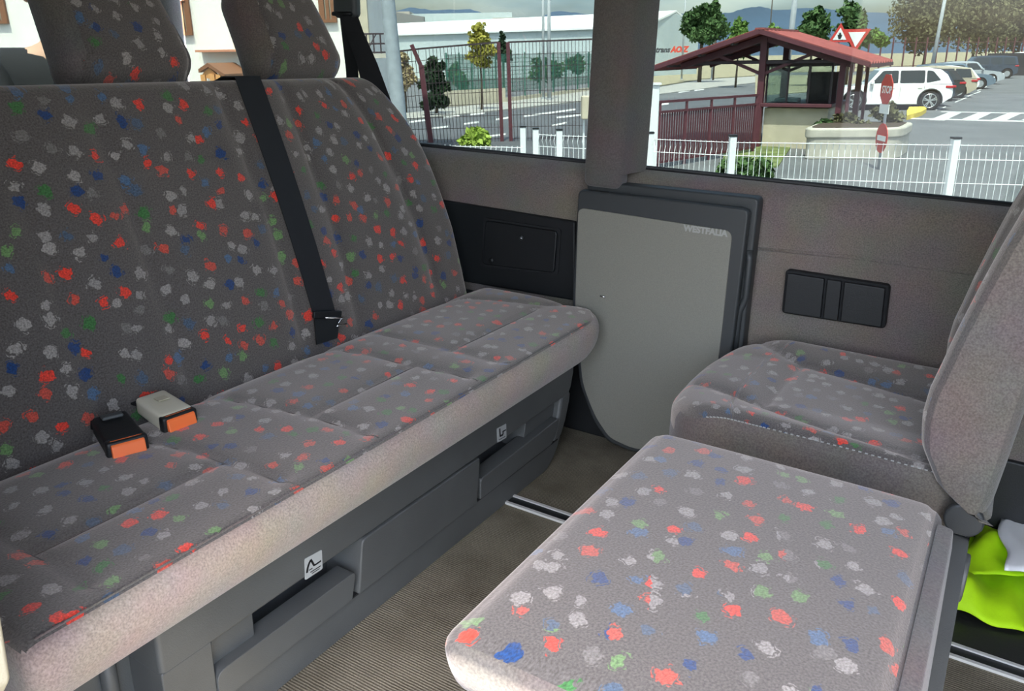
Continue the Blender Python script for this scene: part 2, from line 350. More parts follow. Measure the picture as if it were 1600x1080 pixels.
def segdist(P, lines):
    """distance of 2-D points to a set of polylines"""
    d = np.full(len(P), 9.)
    for L in lines:
        L = np.array(L, float)
        for a, b in zip(L[:-1], L[1:]):
            ab = b - a; t = np.clip(((P - a) @ ab) / (ab @ ab + 1e-12), 0, 1)
            d = np.minimum(d, np.linalg.norm(P - a - t[:, None] * ab, axis=1))
    return d
def groove(P2, lines, depth, wd, puff=0., pw=.05):
    d = segdist(P2, lines); return -depth * np.exp(-(d / wd) ** 2) - puff * np.exp(-(d / pw) ** 2)
def smooth(t): t = np.clip(t, 0, 1); return t * t * (3 - 2 * t)
def arc(c, r, a0, a1, n=6): return [(c[0] + r * math.cos(R_(a0 + (a1 - a0) * i / n)), c[1] + r * math.sin(R_(a0 + (a1 - a0) * i / n))) for i in range(n + 1)]
def rrect(x0, y0, x1, y1, r, n=5):
    return arc((x1 - r, y1 - r), r, 0, 90, n) + arc((x0 + r, y1 - r), r, 90, 180, n) + arc((x0 + r, y0 + r), r, 180, 270, n) + arc((x1 - r, y0 + r), r, 270, 360, n)
def round_poly(pts, rad, n=5):
    """rounds the corners of a polygon; rad one number or a list"""
    res = []; N = len(pts)
    for i, p in enumerate(pts):
        r = rad[i] if hasattr(rad, '__len__') else rad
        p = np.array(p, float); a = np.array(pts[i - 1], float); b = np.array(pts[(i + 1) % N], float)
        if r <= 0: res.append(tuple(p)); continue
        ua = (a - p) / np.linalg.norm(a - p); ub = (b - p) / np.linalg.norm(b - p)
        A, B = p + ua * r, p + ub * r
        for k in range(n + 1):
            t = k / n; res.append(tuple((1 - t) ** 2 * A + 2 * t * (1 - t) * p + t * t * B))
    return res
def text_mesh(txt, size, shear=0., bold=.0, depth=.001):
    cu = bpy.data.curves.new('t', 'FONT'); cu.body = txt; cu.size = size; cu.shear = shear; cu.offset = bold; cu.extrude = depth
    cu.resolution_u = 3; o = bpy.data.objects.new('t', cu); COL.objects.link(o)
    bpy.context.view_layer.update()
    me = bpy.data.meshes.new_from_object(o.evaluated_get(bpy.context.evaluated_depsgraph_get()))
    bpy.data.objects.remove(o); return me
def text_into(mb, txt, size, org, ex, ey, shear=0., bold=0., depth=.001, mi=0):
    me = text_mesh(txt, size, shear, bold, depth); ex = Vector(ex).normalized(); ey = Vector(ey).normalized(); en = ex.cross(ey); o = Vector([float(c) for c in org])
    mb.add([o + ex * v.co.x + ey * v.co.y + en * v.co.z for v in me.vertices], [tuple(p.vertices) for p in me.polygons], mi)
    wd = max(v.co.x for v in me.vertices); bpy.data.meshes.remove(me); return wd

# =================================================================== THE VAN: shell
X0, X1, YN, YW, ZC = -2.75, .85, .20, 1.97, 1.50      # rear, bulkhead, door side, far wall, roof
def struct(o): o['kind'] = 'structure'; return o
fl = struct(MB().lohi((X0, YN - .02, -.06), (X1, YW + .06, 0)).build('floor', CARPET))
mt = MB().lohi((-.10, 1.545, .0005), (X1 - .01, YW - .002, .004)).build('rubber_mat', mat('black_mat', (.018, .018, .018), rough=.35, bump=.3, bscale=120), fl)
struct(MB().lohi((X0, .08, ZC), (X1, YW + .1, ZC + .06)).build('ceiling', HEADL))

# far wall: padded lower panel, header above the glass
wf = MB()
prof = [(YW, -.02), (YW, .70), (YW + .006, .725), (YW + .02, .745), (YW + .05, .758), (YW + .062, .760), (YW + .10, .760), (YW + .10, -.02)]
wf.prism(prof, 'x', X0, X1)
wf.lohi((X0, YW, 1.30), (X1, YW + .10, ZC))
wall_far = struct(wf.build('wall_far', WALLC, bevel=.004))
# pressed ridge line in the felt
rd = MB(); rl = [pY(1178, 388, YW), pY(1330, 402, YW), pY(1450, 418, YW), pY(1560, 432, YW), pY(1700, 450, YW)]
rd.tube([(p[0], YW + .003, p[2]) for p in rl], .006, 8)
rd.build('pressed_ridge', WALLC, wall_far, smooth=True)
# black kick trim below
kt = MB(); kt.lohi((-1.4, YW - .012, .001), (-.6, YW + .005, .36)); kt.lohi((-.47, YW - .012, .001), (X1, YW + .005, .22)); kt.build('kick_trim', BLK, wall_far, bevel=.006)

# B pillar between the two panes
pp = [(-.962, 2.03), (-.958, 1.935), (-.948, 1.912), (-.93, 1.905), (-.865, 1.905), (-.850, 1.912), (-.842, 1.925), (-.828, 2.03)]
tp = MB(); tp.prism(pp, 'z', .755, 1.40)
bt = [(x if x > -.9 else x, y) for x, y in pp]
struct(tp.build('trim_1', PILLC, smooth=False, bevel=.003))
tf = MB()                                             # rounded foot of the pillar lapping over the panel
rbox((-.950, 1.9035, .718), (-.848, 1.968, .775), .018, .02, mb=tf)
struct(tf.build('trim_2', PILLC, smooth=True))
# rear corner pillar and the bulkhead side
struct(MB().prism(round_poly([(X0, 1.90), (X0 + .10, 1.95), (X0 + .10, 2.07), (X0, 2.07)], .02), 'z', .70, ZC).build('trim_3', PILLC))

def window(n, lo, hi, ax, seal_pts, label):
    root = thing('window_%d' % n, label, None, (0, 0, 0), kind='structure')
    MB().lohi(lo, hi).build('pane', GLASS, root)
    MB().tube(seal_pts, .007, 8).build('rubber_seal', SEAL, root, smooth=True)
    return root
gy = YW + .066
window(1, (X0 + .14, gy, .755), (-.945, gy + .005, 1.32), 'y', [(X0 + .14, gy - .004, .762), (-.95, gy - .004, .762)], 'rear side window pane beyond the bench')
window(2, (-.845, gy, .755), (X1, gy + .005, 1.32), 'y', [(-.838, gy - .004, 1.33), (-.838, gy - .004, .762), (X1, gy - .004, .762)], 'side window pane above the single seat')
# rear end
wr = MB(); wr.lohi((X0 - .06, YN, -.02), (X0, YW + .1, .72)); wr.lohi((X0 - .06, YN, 1.33), (X0, YW + .1, ZC)); wr.lohi((X0 - .06, YN, .72), (X0, YN + .14, 1.33)); wr.lohi((X0 - .06, 1.9, .72), (X0, YW + .1, 1.33))
struct(wr.build('wall_rear', WALLC, bevel=.006))
window(3, (X0 - .035, YN + .12, .70), (X0 - .03, 1.92, 1.36), 'x', [(X0 - .02, YN + .15, .724), (X0 - .02, 1.89, .724)], 'tailgate window pane behind the bench')
# door side: quarter panel behind the open sliding door, bulkhead to the cab
wn_ = MB(); xq = -.70
wn_.lohi((X0, YN - .05, -.02), (xq, YN, ZC))  # unseen, its window left out to block the sun from the bench
struct(wn_.build('wall_near', WALLC, bevel=.006))
struct(MB().lohi((X1, YN - .04, -.05), (X1 + .05, YW + .1, ZC)).build('wall_front', ABS))
# cream edge of the door frame beside the bench end
jb = MB(); a, b, c, d = pY(-45, 700, .30), pY(3, 960, .30), pY(19, 1062, .30), pY(4, 1092, .30)
jpoly = round_poly([(a[0], a[2]), (b[0], b[2]), (c[0], c[2]), (d[0], d[2]), (d[0] - .06, d[2] - .01), (a[0] - .06, a[2])], [.02, .02, .006, .02, .01, .01], 4)
jb.prism(jpoly, 'y', .265, .30)
props(jb.build('door_frame_trim', CREAM, bevel=.006, bseg=3), 'cream moulded door frame edge beside the near end of the bench', 'door trim')

# floor rail of aluminium across the van
fr = thing('floor_rail', 'slim aluminium floor rail with a dark slot across the carpet', 'floor rail', (0, 1.52, 0))
for yy in (1.500, 1.536):
    MB().lohi((X0 + .05, yy - .004, .0), (X1 - .01, yy + .004, .006)).build('rail_edge', ALU, fr)
MB().lohi((X0 + .05, 1.5045, .0), (X1 - .01, 1.5315, .003)).build('slot', BLK, fr)

# ------------------------------------------------------------------ bench seat
bench = thing('bench_seat', 'wide three-place bench with colourful flecked grey upholstery and plastic storage base', 'bench seat', (-1.05, 1.1, 0))
ZS = .405                                              # seat top
CX0, CX1, CY0, CY1 = -1.34, -.832, .352, 1.885
def sl(*q): return [tuple(pz(x, y, ZS)[:2]) for x, y in q]
front_seam = [[(-.845, CY0 - .1), (-.845, CY1 + .1)]]
seams = [sl((231, 692), (300, 707), (351, 724), (424, 745), (481, 769), (520, 795)), sl((298, 615), (380, 630), (481, 651), (560, 672), (600, 692), (618, 712)),
         sl((-120, 815), (0, 846), (96, 887), (178, 940), (205, 965)), sl((53, 868), (351, 724)), sl((481, 653), (645, 574)),
         sl((500, 541), (570, 556), (641, 572), (732, 589), (761, 608)), sl((700, 551), (840, 484)), sl((690, 466), (760, 470), (860, 480), (930, 478)),
         sl((590, 522), (700, 548), (790, 570), (850, 565))]
def bench_warp(P):
    top = smooth((P[:, 2] - .36) / .04)
    g = groove(P[:, :2], seams, .0055, .005, .005, .028) * top * smooth((-.862 - P[:, 0]) / .03)
    fg = groove(P[:, :2], front_seam, .003, .004) * top
    crown = .010 * np.clip(1 - ((P[:, 0] - (CX0 + CX1) / 2) / .28) ** 2, 0, 1) * top
    back = -.03 * smooth((-1.20 - P[:, 0]) / .10) * top          # dips towards the backrest
    P[:, 2] += g + fg + crown + back
    # front face leans back below the seam and bulges
    fr = smooth((P[:, 0] + .90) / .05); low = np.clip((ZS - P[:, 2]) / .12, 0, 1)
    P[:, 0] += fr * (.012 * np.sin(low * math.pi) - .035 * low ** 2)
    # the far front corner is cut round
    e = np.clip((P[:, 1] - 1.74) / .145, 0, 1); xf = np.clip((P[:, 0] + 1.1) / .26, 0, 1)
    P[:, 0] -= .055 * e ** 2.5 * xf
    return P
def bench_mat(c, n):
    m_ = np.zeros(len(c), int)
    m_[(c[:, 0] > -.847)] = 1
    m_[(n[:, 2] < .55) & (c[:, 1] < CY0 + .06)] = 1
    m_[(c[:, 2] < .345)] = 1
    return m_
cb = rbox((CX0, CY0, .282), (CX1, CY1, ZS), .026, (.0095, .011, .012), bench_warp, bench_mat, lambda P: np.stack([P[:, 1], P[:, 0] - P[:, 2]], 1))
cushion = cb.build('seat_cushion', [PAT, BEIGE], bench, smooth=True)
# stitched piping on the front edge
st = MB(); st.tube([(-.8455, CY0 + .02 + i * (CY1 - CY0 - .13) / 60, ZS + .0005) for i in range(61)], .0016, 6)
st.build('stitched_seam', PLAIN, cushion, smooth=True)

# backrest: local frame u along y, w up the slope, t outwards
B0 = np.array([-1.262, 0, .36]); B1 = np.array([-1.462, 0, .975])
bw = (B1 - B0); BL = np.linalg.norm(bw); bw /= BL; bn = np.array([bw[2], 0, -bw[0]])
def bk(u, w_, t=0.): return B0 + bw * w_ + bn * t + np.array([0, u, 0])
def bsl(*q):
    r = []
    for x, y in q:
        p = pP(x, y, B0, bn); r.append((p[1], float(np.dot(p - B0, bw))))
    return r
bseams = [bsl((4, 240), (55, 377), (100, 480), (128, 556), (165, 660)), bsl((150, 185), (166, 236), (221, 381), (285, 560), (302, 615)),
          bsl((340, 130), (357, 177), (425, 355), (476, 526)), bsl((450, 140), (463, 185), (510, 326), (561, 505)),
          bsl((565, 112), (578, 126), (612, 240), (681, 445)), bsl((184, 268), (337, 247)), bsl((226, 362), (400, 330)), bsl((-40, 412), (60, 400)), bsl((-60, 300), (20, 290))]
def back_warp(P):
    u, w_, t = P[:, 0].copy(), P[:, 1].copy(), P[:, 2].copy()
    face = smooth((t + .03) / .03)
    t = t + groove(np.stack([u, w_], 1), bseams, .006, .005, .006, .03) * face
    t = t + face * .012 * np.sin(np.clip(w_ / BL, 0, 1) * math.pi)
    k = np.clip((w_ - .22) / (BL - .22), 0, 1); s = np.clip((u - 1.35) / .52, 0, 1)
    u = u - s * (.06 * k + .135 * k ** 4)
    # belt gully
    return B0 + w_[:, None] * bw + t[:, None] * bn + np.stack([0 * u, u, 0 * u], 1)
def back_mat(c, n): return np.where((n[:, 2] < -.3) | (c[:, 2] < -.085), 1, 0)
bb = rbox((.32, 0., -.12), (1.87, BL, 0), .03, (.012, .010, .02), back_warp, back_mat, lambda P: np.stack([P[:, 0] + 5.13, P[:, 1] + P[:, 2] * .5 + 2.71], 1))
bko = bb.build('backrest', [PAT, PLAIN], bench, smooth=True)
def dens(L_, n_=14): return [tuple(np.array(a) * (1 - k / n_) + np.array(b) * k / n_) for a, b in zip(L_[:-1], L_[1:]) for k in range(n_)] + [tuple(L_[-1])]
for L_ in bseams:
    q = np.array([(u, w_, 0.) for u, w_ in dens(L_) if .33 < u < 1.86 and .01 < w_ < BL - .012])
    if len(q) > 2: MB().tube(back_warp(q) + bn * .0006, .0011, 5).build('stitched_seam', PLAIN, bko, smooth=True)
for L_ in seams:
    q = np.array([(x, y, ZS) for x, y in dens(L_) if -1.3 < x < -.852 and CY0 + .01 < y < CY1 - .02])
    if len(q) > 2: MB().tube(bench_warp(q) + np.array([0, 0, .0006]), .0011, 5).build('stitched_seam', PLAIN, cushion, smooth=True)
# light edge piping along the top
pt = MB(); pt.tube([bk(.36 + i * 1.24 / 30, BL - .004, -.028) for i in range(31)], .0022, 6)
pt.build('top_piping', PLAIN, bench, smooth=True)

def headrest(uc, wd, label):
    H0 = .245
    def hw(P):
        u, w_, t = P[:, 0].copy(), P[:, 1].copy(), P[:, 2].copy()
        k = np.clip(w_ / H0, 0, 1)
        u = u * (1 - .26 * k) * (1 - .05 * (1 - k) ** 3)
        t = t - .035 * k ** 1.5 - .018 * (1 - smooth(k / .25))
        s_ = np.abs(u) / (wd / 2); t = t - np.where(t > -.06, .012 * s_ ** 3, 0)
        g = segdist(np.stack([u, w_], 1), [[(-wd / 2 + .035, -.1), (-wd / 2 + .04, .4)], [(wd / 2 - .035, -.1), (wd / 2 - .04, .4)]])
        t = t - .004 * np.exp(-(g / .006) ** 2) * smooth((t + .07) / .05)
        p0 = bk(uc, BL + .004, -.008)
        return p0 + u[:, None] * np.array([0, 1, 0]) + w_[:, None] * np.array([-.36, 0, .933]) + t[:, None] * np.array([.933, 0, .36])
    hm = lambda c, n: np.where((np.abs(c[:, 0]) > wd / 2 - .030) | (c[:, 2] < -.075), 1, 0)
    h = rbox((-wd / 2, 0, -.125), (wd / 2, H0, 0), .052, .011, hw, hm, lambda P: np.stack([P[:, 0] + uc * 3 + 1.4, P[:, 1] + 8.2], 1)).build('headrest', [PAT, PLAIN], bench, smooth=True)
    h['label'] = label
    for s_ in (-1, 1):
        p = bk(uc + s_ * .06, BL - .03, -.06); q = bk(uc + s_ * .06, BL + .03, -.065)
        MB().cyl(p, q, .006, 10).build('headrest_post', CHROME, h, smooth=True)
        g0 = bk(uc + s_ * .06, BL - .006, -.06); MB().tube([g0, g0 + np.array([0, 0, .012])], .014, 12).build('post_collar', BLK, h, smooth=True)
headrest(1.062, .305, 'near headrest'); headrest(1.515, .295, 'far headrest')

# plastic base with niches, flap and bands.  (y, z) outlines on the front plane
XF = -.905
def yz(*q, X=XF): return [(pX(x, y, X)[1], pX(x, y, X)[2]) for x, y in q]
zt = .288
endc = [(1.825, zt), (1.828, .22), (1.815, .15), (1.785, .08), (1.735, .02), (1.70, .0)]
core = MB(); core.prism([(.56, 0), (1.66, 0), (1.74, .08), (1.79, .2), (1.80, zt), (.56, zt)], 'x', -1.33, -.985)
body = core.build('base', ABS, bench, bevel=.01)
lz = .072                                               # top of the kick band
MB().prism(round_poly([(.552, 0), (1.70, 0), (1.735, .02), (1.758, .045), (1.772, lz), (.552, lz)], [.004, .01, .01, .01, .004, .004]), 'x', -.99, XF - .004).build('kick_band', ABSM, body, bevel=.006, bseg=3)
MB().prism([(.552, .183), (1.80, .183), (1.815, .20), (1.826, .24), (1.825, zt), (.552, zt)], 'x', -.99, XF).build('upper_band', ABSM, body, bevel=.008, bseg=3)
# near end stile, bowed
MB().prism(round_poly([(.552, lz - .01), (.640, lz - .01), (.640, .19), (.552, .19)], .004), 'x', -1.02, XF).build('end_stile', ABSM, body, bevel=.014, bseg=4)
MB().prism([(1.725, lz - .005), (1.772, lz), (1.795, .11), (1.812, .16), (1.816, .19), (1.765, .19), (1.755, .14), (1.74, .10)], 'x', -.99, XF).build('end_stile', ABSM, body, bevel=.01, bseg=3)
# drawer lip under the near niche
MB().prism(round_poly([(.640, lz), (.945, lz), (.958, .128), (.640, .128)], [.002, .004, .012, .02]), 'x', -.945, XF + .003).build('drawer_lip', ABSM, body, bevel=.006, bseg=3)
MB().prism(round_poly([(.640, .10), (.735, .10), (.735, .185), (.655, .185)], [.0, .0, .004, .02]), 'x', -.99, XF - .018).build('niche_face', ABSM, body, bevel=.004)
# flap between the niches
MB().prism(round_poly([(.962, lz), (1.362, lz), (1.372, .184), (.978, .184)], [.006, .006, .01, .012]), 'x', -.99, XF + .004).build('flap_panel', ABSM, body, bevel=.007, bseg=3)
# far niche
MB().prism(round_poly([(1.378, lz), (1.715, lz), (1.742, .105), (1.752, .135), (1.378, .125)], [.004, .01, .02, .01, .01]), 'x', -.945, XF + .002).build('drawer_lip', ABSM, body, bevel=.006, bseg=3)
MB().prism(round_poly([(1.60, .10), (1.757, .12), (1.762, .185), (1.615, .185)], [.0, .0, .004, .004]), 'x', -.99, XF - .02).build('niche_face', ABSM, body, bevel=.004)
# shadow line under the bands, set into the joint as a black strip
MB().box((XF - .006, 1.16, lz), (.012, 1.18, .003)).build('joint_shadow', BLKM, body)
# recessed leg at the near end
MB().lohi((-1.28, .40, 0), (-.98, .56, zt - .01)).build('seat_leg', ABS, body, bevel=.01)
MB().cyl((-.975, .515, 0), (-.975, .515, zt), .012, 12).build('seat_strut', ABSM, body, smooth=True)

def sticker(q, kind):
    c = [pX(x, y, XF + .0008) for x, y in q]; o = np.mean(c, axis=0)
    P_ = [(p[1], p[2]) for p in c]
    s_ = MB().prism(round_poly(P_, .003, 3), 'x', XF - .0002, XF + .0008).build('sticker', STICK, body)
    b0, b1, b2, b3 = [np.array(p) for p in P_]             # tl, tr, br, bl
    def at(u, v): return tuple((b3 * (1 - u) + b2 * u) * (1 - v) + (b0 * (1 - u) + b1 * u) * v)
    g = MB()
    def stroke(pts, w0):
        pts = [np.array(p) for p in pts]
        for a_, b_ in zip(pts[:-1], pts[1:]):
            d_ = b_ - a_; nn = np.array([-d_[1], d_[0]]); nn = nn / np.linalg.norm(nn) * w0
            g.prism([tuple(np.array(at(*(a_ - nn)))), tuple(np.array(at(*(b_ - nn)))), tuple(np.array(at(*(b_ + nn)))), tuple(np.array(at(*(a_ + nn))))], 'x', XF + .0008, XF + .0012)
    if kind == 'A':
        stroke([(.10, .30), (.14, .48), (.22, .66), (.34, .80)], .055); stroke([(.34, .82), (.52, .44)], .05); stroke([(.52, .44), (.92, .46)], .04)
        stroke([(.22, .36), (.42, .36)], .02); stroke([(.30, .22), (.90, .22)], .022); stroke([(.38, .12), (.82, .12)], .018)
    else:
        stroke([(.28, .90), (.30, .34)], .06); stroke([(.28, .36), (.62, .36)], .06); stroke([(.62, .36), (.62, .62)], .05); stroke([(.62, .58), (.95, .58)], .045)
        stroke([(.14, .15), (.85, .15)], .02)
    g.build('sticker_print', BLACKINK, s_)
sticker([(476, 874), (503, 859), (504, 889), (477, 907)], 'A')
sticker([(776.5, 670), (791, 662), (791.5, 684), (777.5, 692)], 'L')

# ------------------------------------------------------------------ belts and buckles
sb = thing('seat_belt', 'black lap belt webbing with metal tongue lying over the bench backrest', 'seat belt', bk(1.4, .05))
Ls, Rs = [], []
for k in range(25):
    t = k / 24
    a = bsl((365 + (484 - 365) * t, 122 + (492 - 122) * t))[0]; b = bsl((404 + (520 - 404) * t, 121 + (494 - 121) * t))[0]
    lift = .012 * math.sin(max(0, min(1, a[1] / BL)) * math.pi) + .0035
    Ls.append(bk(a[0], min(a[1], BL - .002), lift)); Rs.append(bk(b[0], min(b[1], BL - .002), lift))
tp0 = bk(0, BL + .004, -.03); 
Ls = [np.array([tp0[0] - .06, Ls[0][1] - .008, tp0[2] - .02]), np.array([tp0[0], Ls[0][1] - .003, tp0[2] + .004])] + Ls
Rs = [np.array([tp0[0] - .06, Rs[0][1] - .008, tp0[2] - .02]), np.array([tp0[0], Rs[0][1] - .003, tp0[2] + .004])] + Rs
MB().ribbon(Ls, Rs, .0022).build('webbing', WEB, sb)
# lower pocket and tongue
q = [bsl(p)[0] for p in ((482, 494), (522, 492), (518, 530), (486, 540))]
MB().ribbon([bk(*q[0], .016), bk(*q[3], .016)], [bk(*q[1], .016), bk(*q[2], .016)], .004).build('webbing', BLK, sb)
tg = MB(); a, b = bk(*bsl((478, 494))[0], .024), bk(*bsl((521, 493))[0], .024)
tg.bar(a, b, .008, .016); tgo = tg.build('tongue', BLK, sb, bevel=.002)
a, b, c, d = [bk(*bsl(p)[0], .03) for p in ((494, 499), (521, 499), (527, 508), (512, 512))]
MB().tube([a, b, d, c], .0022, 6).build('metal_loop', CHROME, tgo, smooth=True)

def buckle(px, py, ang, kind, label):
    o = pz(px, py, .425); ca, sa = math.cos(ang), math.sin(ang)
    root = thing('belt_buckle', label, 'belt buckle', (o[0], o[1], .405), rz=ang)
    inv = ORG[root.name]; ORG[root.name] = Matrix.Identity(4)      # parts given in the buckle's own axes: +x points out of the button
    sh = IVORY if kind == 'ivory' else BLK
    def wrp(P):
        k = np.clip((.035 - P[:, 0]) / .085, 0, 1); P[:, 1] *= 1 - .10 * k; P[:, 2] += .016 + .010 * k; return P
    hs = rbox((-.048, -.028, -.014), (.030, .028, .014), .007, .008, wrp).build('housing', sh, root, smooth=True)
    if kind != 'ivory':
        MB().box((-.030, 0, .041), (.014, .030, .006)).build('slot_ridge', ABS, hs, bevel=.003)
    else:
        MB().box((-.012, 0, .0405), (.016, .018, .0016)).build('pressed_mark', CREAM, hs, bevel=.0006)
    rim = rbox((.022, -.0285, -.0145), (.037, .0285, .0135), .004, .008, lambda P: P + np.array([0, 0, .016])).build('rim', BLK, root, smooth=True)
    MB().prism([(.030, .006), (.0440, .007), (.040, .024), (.030, .0305)], 'y', -.023, .023).build('release_button', ORANGE, root, bevel=.002, bseg=3)
    MB().box((.0405, 0, .0045), (.006, .044, .003)).build('slot_edge', CHROME, rim)
    MB().ribbon([(-.045, -.02, .026), (-.075, -.02, .022), (-.11, -.02, -.03)], [(-.045, .02, .026), (-.075, .02, .022), (-.11, .02, -.03)], .004).build('strap', WEB, root)
    root.scale = (1.14, 1.14, 1.14)
    return root
buckle(188, 684, R_(-70 + 52), 'black', 'black belt buckle with orange release button on the bench')
buckle(262, 647, R_(-6), 'ivory', 'ivory belt buckle with orange release button on the bench')

# shoulder belt hanging on its ring in the rear corner
sh = thing('shoulder_belt', 'black shoulder belt hanging from a round anchor beside the rear side window', 'seat belt', (-1.75, 1.93, 1.1))
def q3(x, y, Y): return pY(x, y, Y)
a = q3(545, 12, 1.955); 
an = MB()
def ringw(P): return P
rbox((-.045, -.018, -.03), (.045, .018, .045), .017, .012, lambda P: P + a + np.array([0, -.008, 0]), mb=an)
an.build('anchor_ring', ABS, sh, smooth=True)
MB().bar(a + np.array([0, .0, .03]), a + np.array([.0, .03, .32]), .05, .02).build('anchor_plate', ABS, sh, bevel=.006)
MB().cyl(a + np.array([-.035, -.03, -.018]), a + np.array([.035, -.03, -.018]), .006, 10).build('guide_bar', BLK, sh, smooth=True)
Lw = [q3(531, 24, 1.93), q3(540, 50, 1.93), q3(558, 100, 1.92), q3(572, 160, 1.91), q3(590, 230, 1.90)]
Rw = [q3(559, 24, 1.945), q3(568, 50, 1.945), q3(590, 100, 1.945), q3(612, 160, 1.94), q3(640, 230, 1.93)]
MB().ribbon(Lw, Rw, .002).build('webbing', WEB, sh)
Lw = [q3(531, 24, 1.935), q3(534, 50, 1.94), q3(541, 110, 1.945), q3(545, 180, 1.945)]
Rw = [q3(555, 24, 1.95), q3(556, 50, 1.952), q3(560, 110, 1.955), q3(562, 180, 1.955)]
MB().ribbon(Lw, Rw, .002).build('webbing', WEB, sh)

# ------------------------------------------------------------------ black side panel with hatch behind the bench end
c4 = [pY(x, y, YW - .008) for x, y in ((640, 304), (900, 346), (900, 470), (640, 425))]
sp = thing('storage_panel', 'black moulded side panel with a locked storage hatch above the bench end', 'side panel', (-1.2, YW, .4))
MB().prism([(p[0], p[2]) for p in c4], 'y', YW - .014, YW + .004).build('panel', BLK, sp, bevel=.006)
h4 = [pY(x, y, YW - .016) for x, y in ((761, 344), (873, 361), (868, 426), (756, 412))]
MB().prism(round_poly([(p[0], p[2]) for p in [pY(x, y, YW - .016) for x, y in ((757, 340), (877, 358), (872, 430), (752, 416))]], .01), 'y', YW - .018, YW - .012).build('hatch_frame', BLKM, sp)
ht = MB().prism(round_poly([(p[0], p[2]) for p in h4], .012), 'y', YW - .026, YW - .012).build('hatch', BLK, sp, bevel=.004, bseg=3)
l0 = pY(815, 372, YW - .028); MB().cyl((l0[0], YW - .026, l0[2]), (l0[0], YW - .032, l0[2]), .006, 12).build('lock', ABS, ht, smooth=True)
MB().cyl((l0[0], YW - .032, l0[2]), (l0[0], YW - .0335, l0[2]), .003, 10).build('keyhole', CHROME, ht, smooth=True)
l1 = pY(770, 406, YW - .02); MB().cyl((l1[0], YW - .026, l1[2]), (l1[0], YW - .030, l1[2]), .008, 12).build('knob', BLK, ht, smooth=True)
# gas strut beside the backrest
ps = MB(); ps.tube([pY(712, 382, 1.93), pY(722, 425, 1.92), pY(716, 445, 1.91)], .004, 8)
props(ps.build('hinge_lever', BLK, smooth=True), 'thin black recline lever between the bench backrest and the side panel', 'lever')

# ------------------------------------------------------------------ folded side table
YT = 1.895
tb = thing('folding_table', 'folded grey side table board standing against the van wall', 'table', (-.73, YT, 0))
def tp_(*q): return [(pY(x, y, YT)[0], pY(x, y, YT)[2]) for x, y in q]
outl = tp_((903, 296), (1171, 327), (1147, 520), (1130, 640), (1100, 720), (985, 706), (948, 690), (925, 655), (905, 600), (893, 480))
outl = round_poly(outl, [.018, .018, .02, .05, .08, .02, .02, .03, .03, .03])
MB().prism(outl, 'y', YT, YT + .024).build('frame', ABSD, tb, bevel=.006, bseg=3)
inn = tp_((904, 324), (1145, 361), (1128, 520), (1114, 640), (1085, 712), (988, 700), (953, 684), (930, 650), (911, 600), (899, 480))
inn = round_poly(inn, [.02, .02, .02, .05, .08, .02, .02, .03, .03, .03])
pn = MB().prism(inn, 'y', YT - .003, YT + .004).build('board', TABLE, tb, bevel=.0015)
# second leaf behind, offset to the right and up
out2 = tp_((908, 284), (1181, 312), (1160, 500), (1146, 640), (1130, 700), (960, 670))
MB().prism(round_poly(out2, [.012, .014, .02, .03, .03, .03]), 'y', YT + .027, YW - .004).build('back_leaf', ABSD, tb, bevel=.006, bseg=3)
hp = [(p[0], YT + .028, p[1]) for p in tp_((1164, 395), (1166, 410), (1160, 470), (1150, 490), (1146, 520), (1142, 560))]
MB().tube(hp, .009, 8).build('support_leg', ABSD, tb, smooth=True)
tx = MB(); p0 = pY(1068, 360.5, YT - .0032); p1 = pY(1137, 370, YT - .0032)
wtx = text_into(tx, 'WESTFALIA', .024, p0, p1 - p0, (0, 0, 1), bold=.0012, depth=.0005)
k = np.linalg.norm(p1 - p0) / wtx
tx.v = [tuple(Vector(p0.tolist()) + (Vector(v) - Vector(p0.tolist())) * k) for v in tx.v]
tx.build('lettering', TEXTG, pn)
kn = pY(943, 463, YT - .004)
props(MB().tube([(kn[0] - .008, YT - .006, kn[2]), (kn[0] + .006, YT - .006, kn[2] - .001)], .0025, 8).build('table_latch', CHROME, tb, smooth=True))

# ------------------------------------------------------------------ ashtray / pocket in the wall
yp = YW - .016
pc = [pY(x, y, yp) for x, y in ((1228, 421), (1391, 446), (1383, 514), (1221, 489))]
pk = thing('wall_pocket', 'flat black pocket with two lids set into the grey felt wall', 'pocket', (-.3, YW, .5))
MB().prism(round_poly([(p[0], p[2]) for p in pc], .010), 'y', yp - .002, YW + .004).build('bezel', BLKM, pk, bevel=.004)
def lid(x0, x1, nm):
    t = lambda x: (x - 1228) / (1391 - 1228)
    a = (1 - t(x0)) * pc[0] + t(x0) * pc[1]; b = (1 - t(x1)) * pc[0] + t(x1) * pc[1]; c = (1 - t(x1)) * pc[3] + t(x1) * pc[2]; d = (1 - t(x0)) * pc[3] + t(x0) * pc[2]
    z = .006
    MB().prism(round_poly([(a[0] + .002, a[2] - z), (b[0] - .002, b[2] - z), (c[0] - .002, c[2] + .004), (d[0] + .002, d[2] + .004)], .004), 'y', yp - .010, yp).build(nm, BLK, pk, bevel=.003, bseg=3)
lid(1231, 1294, 'lid'); lid(1295, 1321, 'centre_panel'); lid(1322, 1387, 'lid')

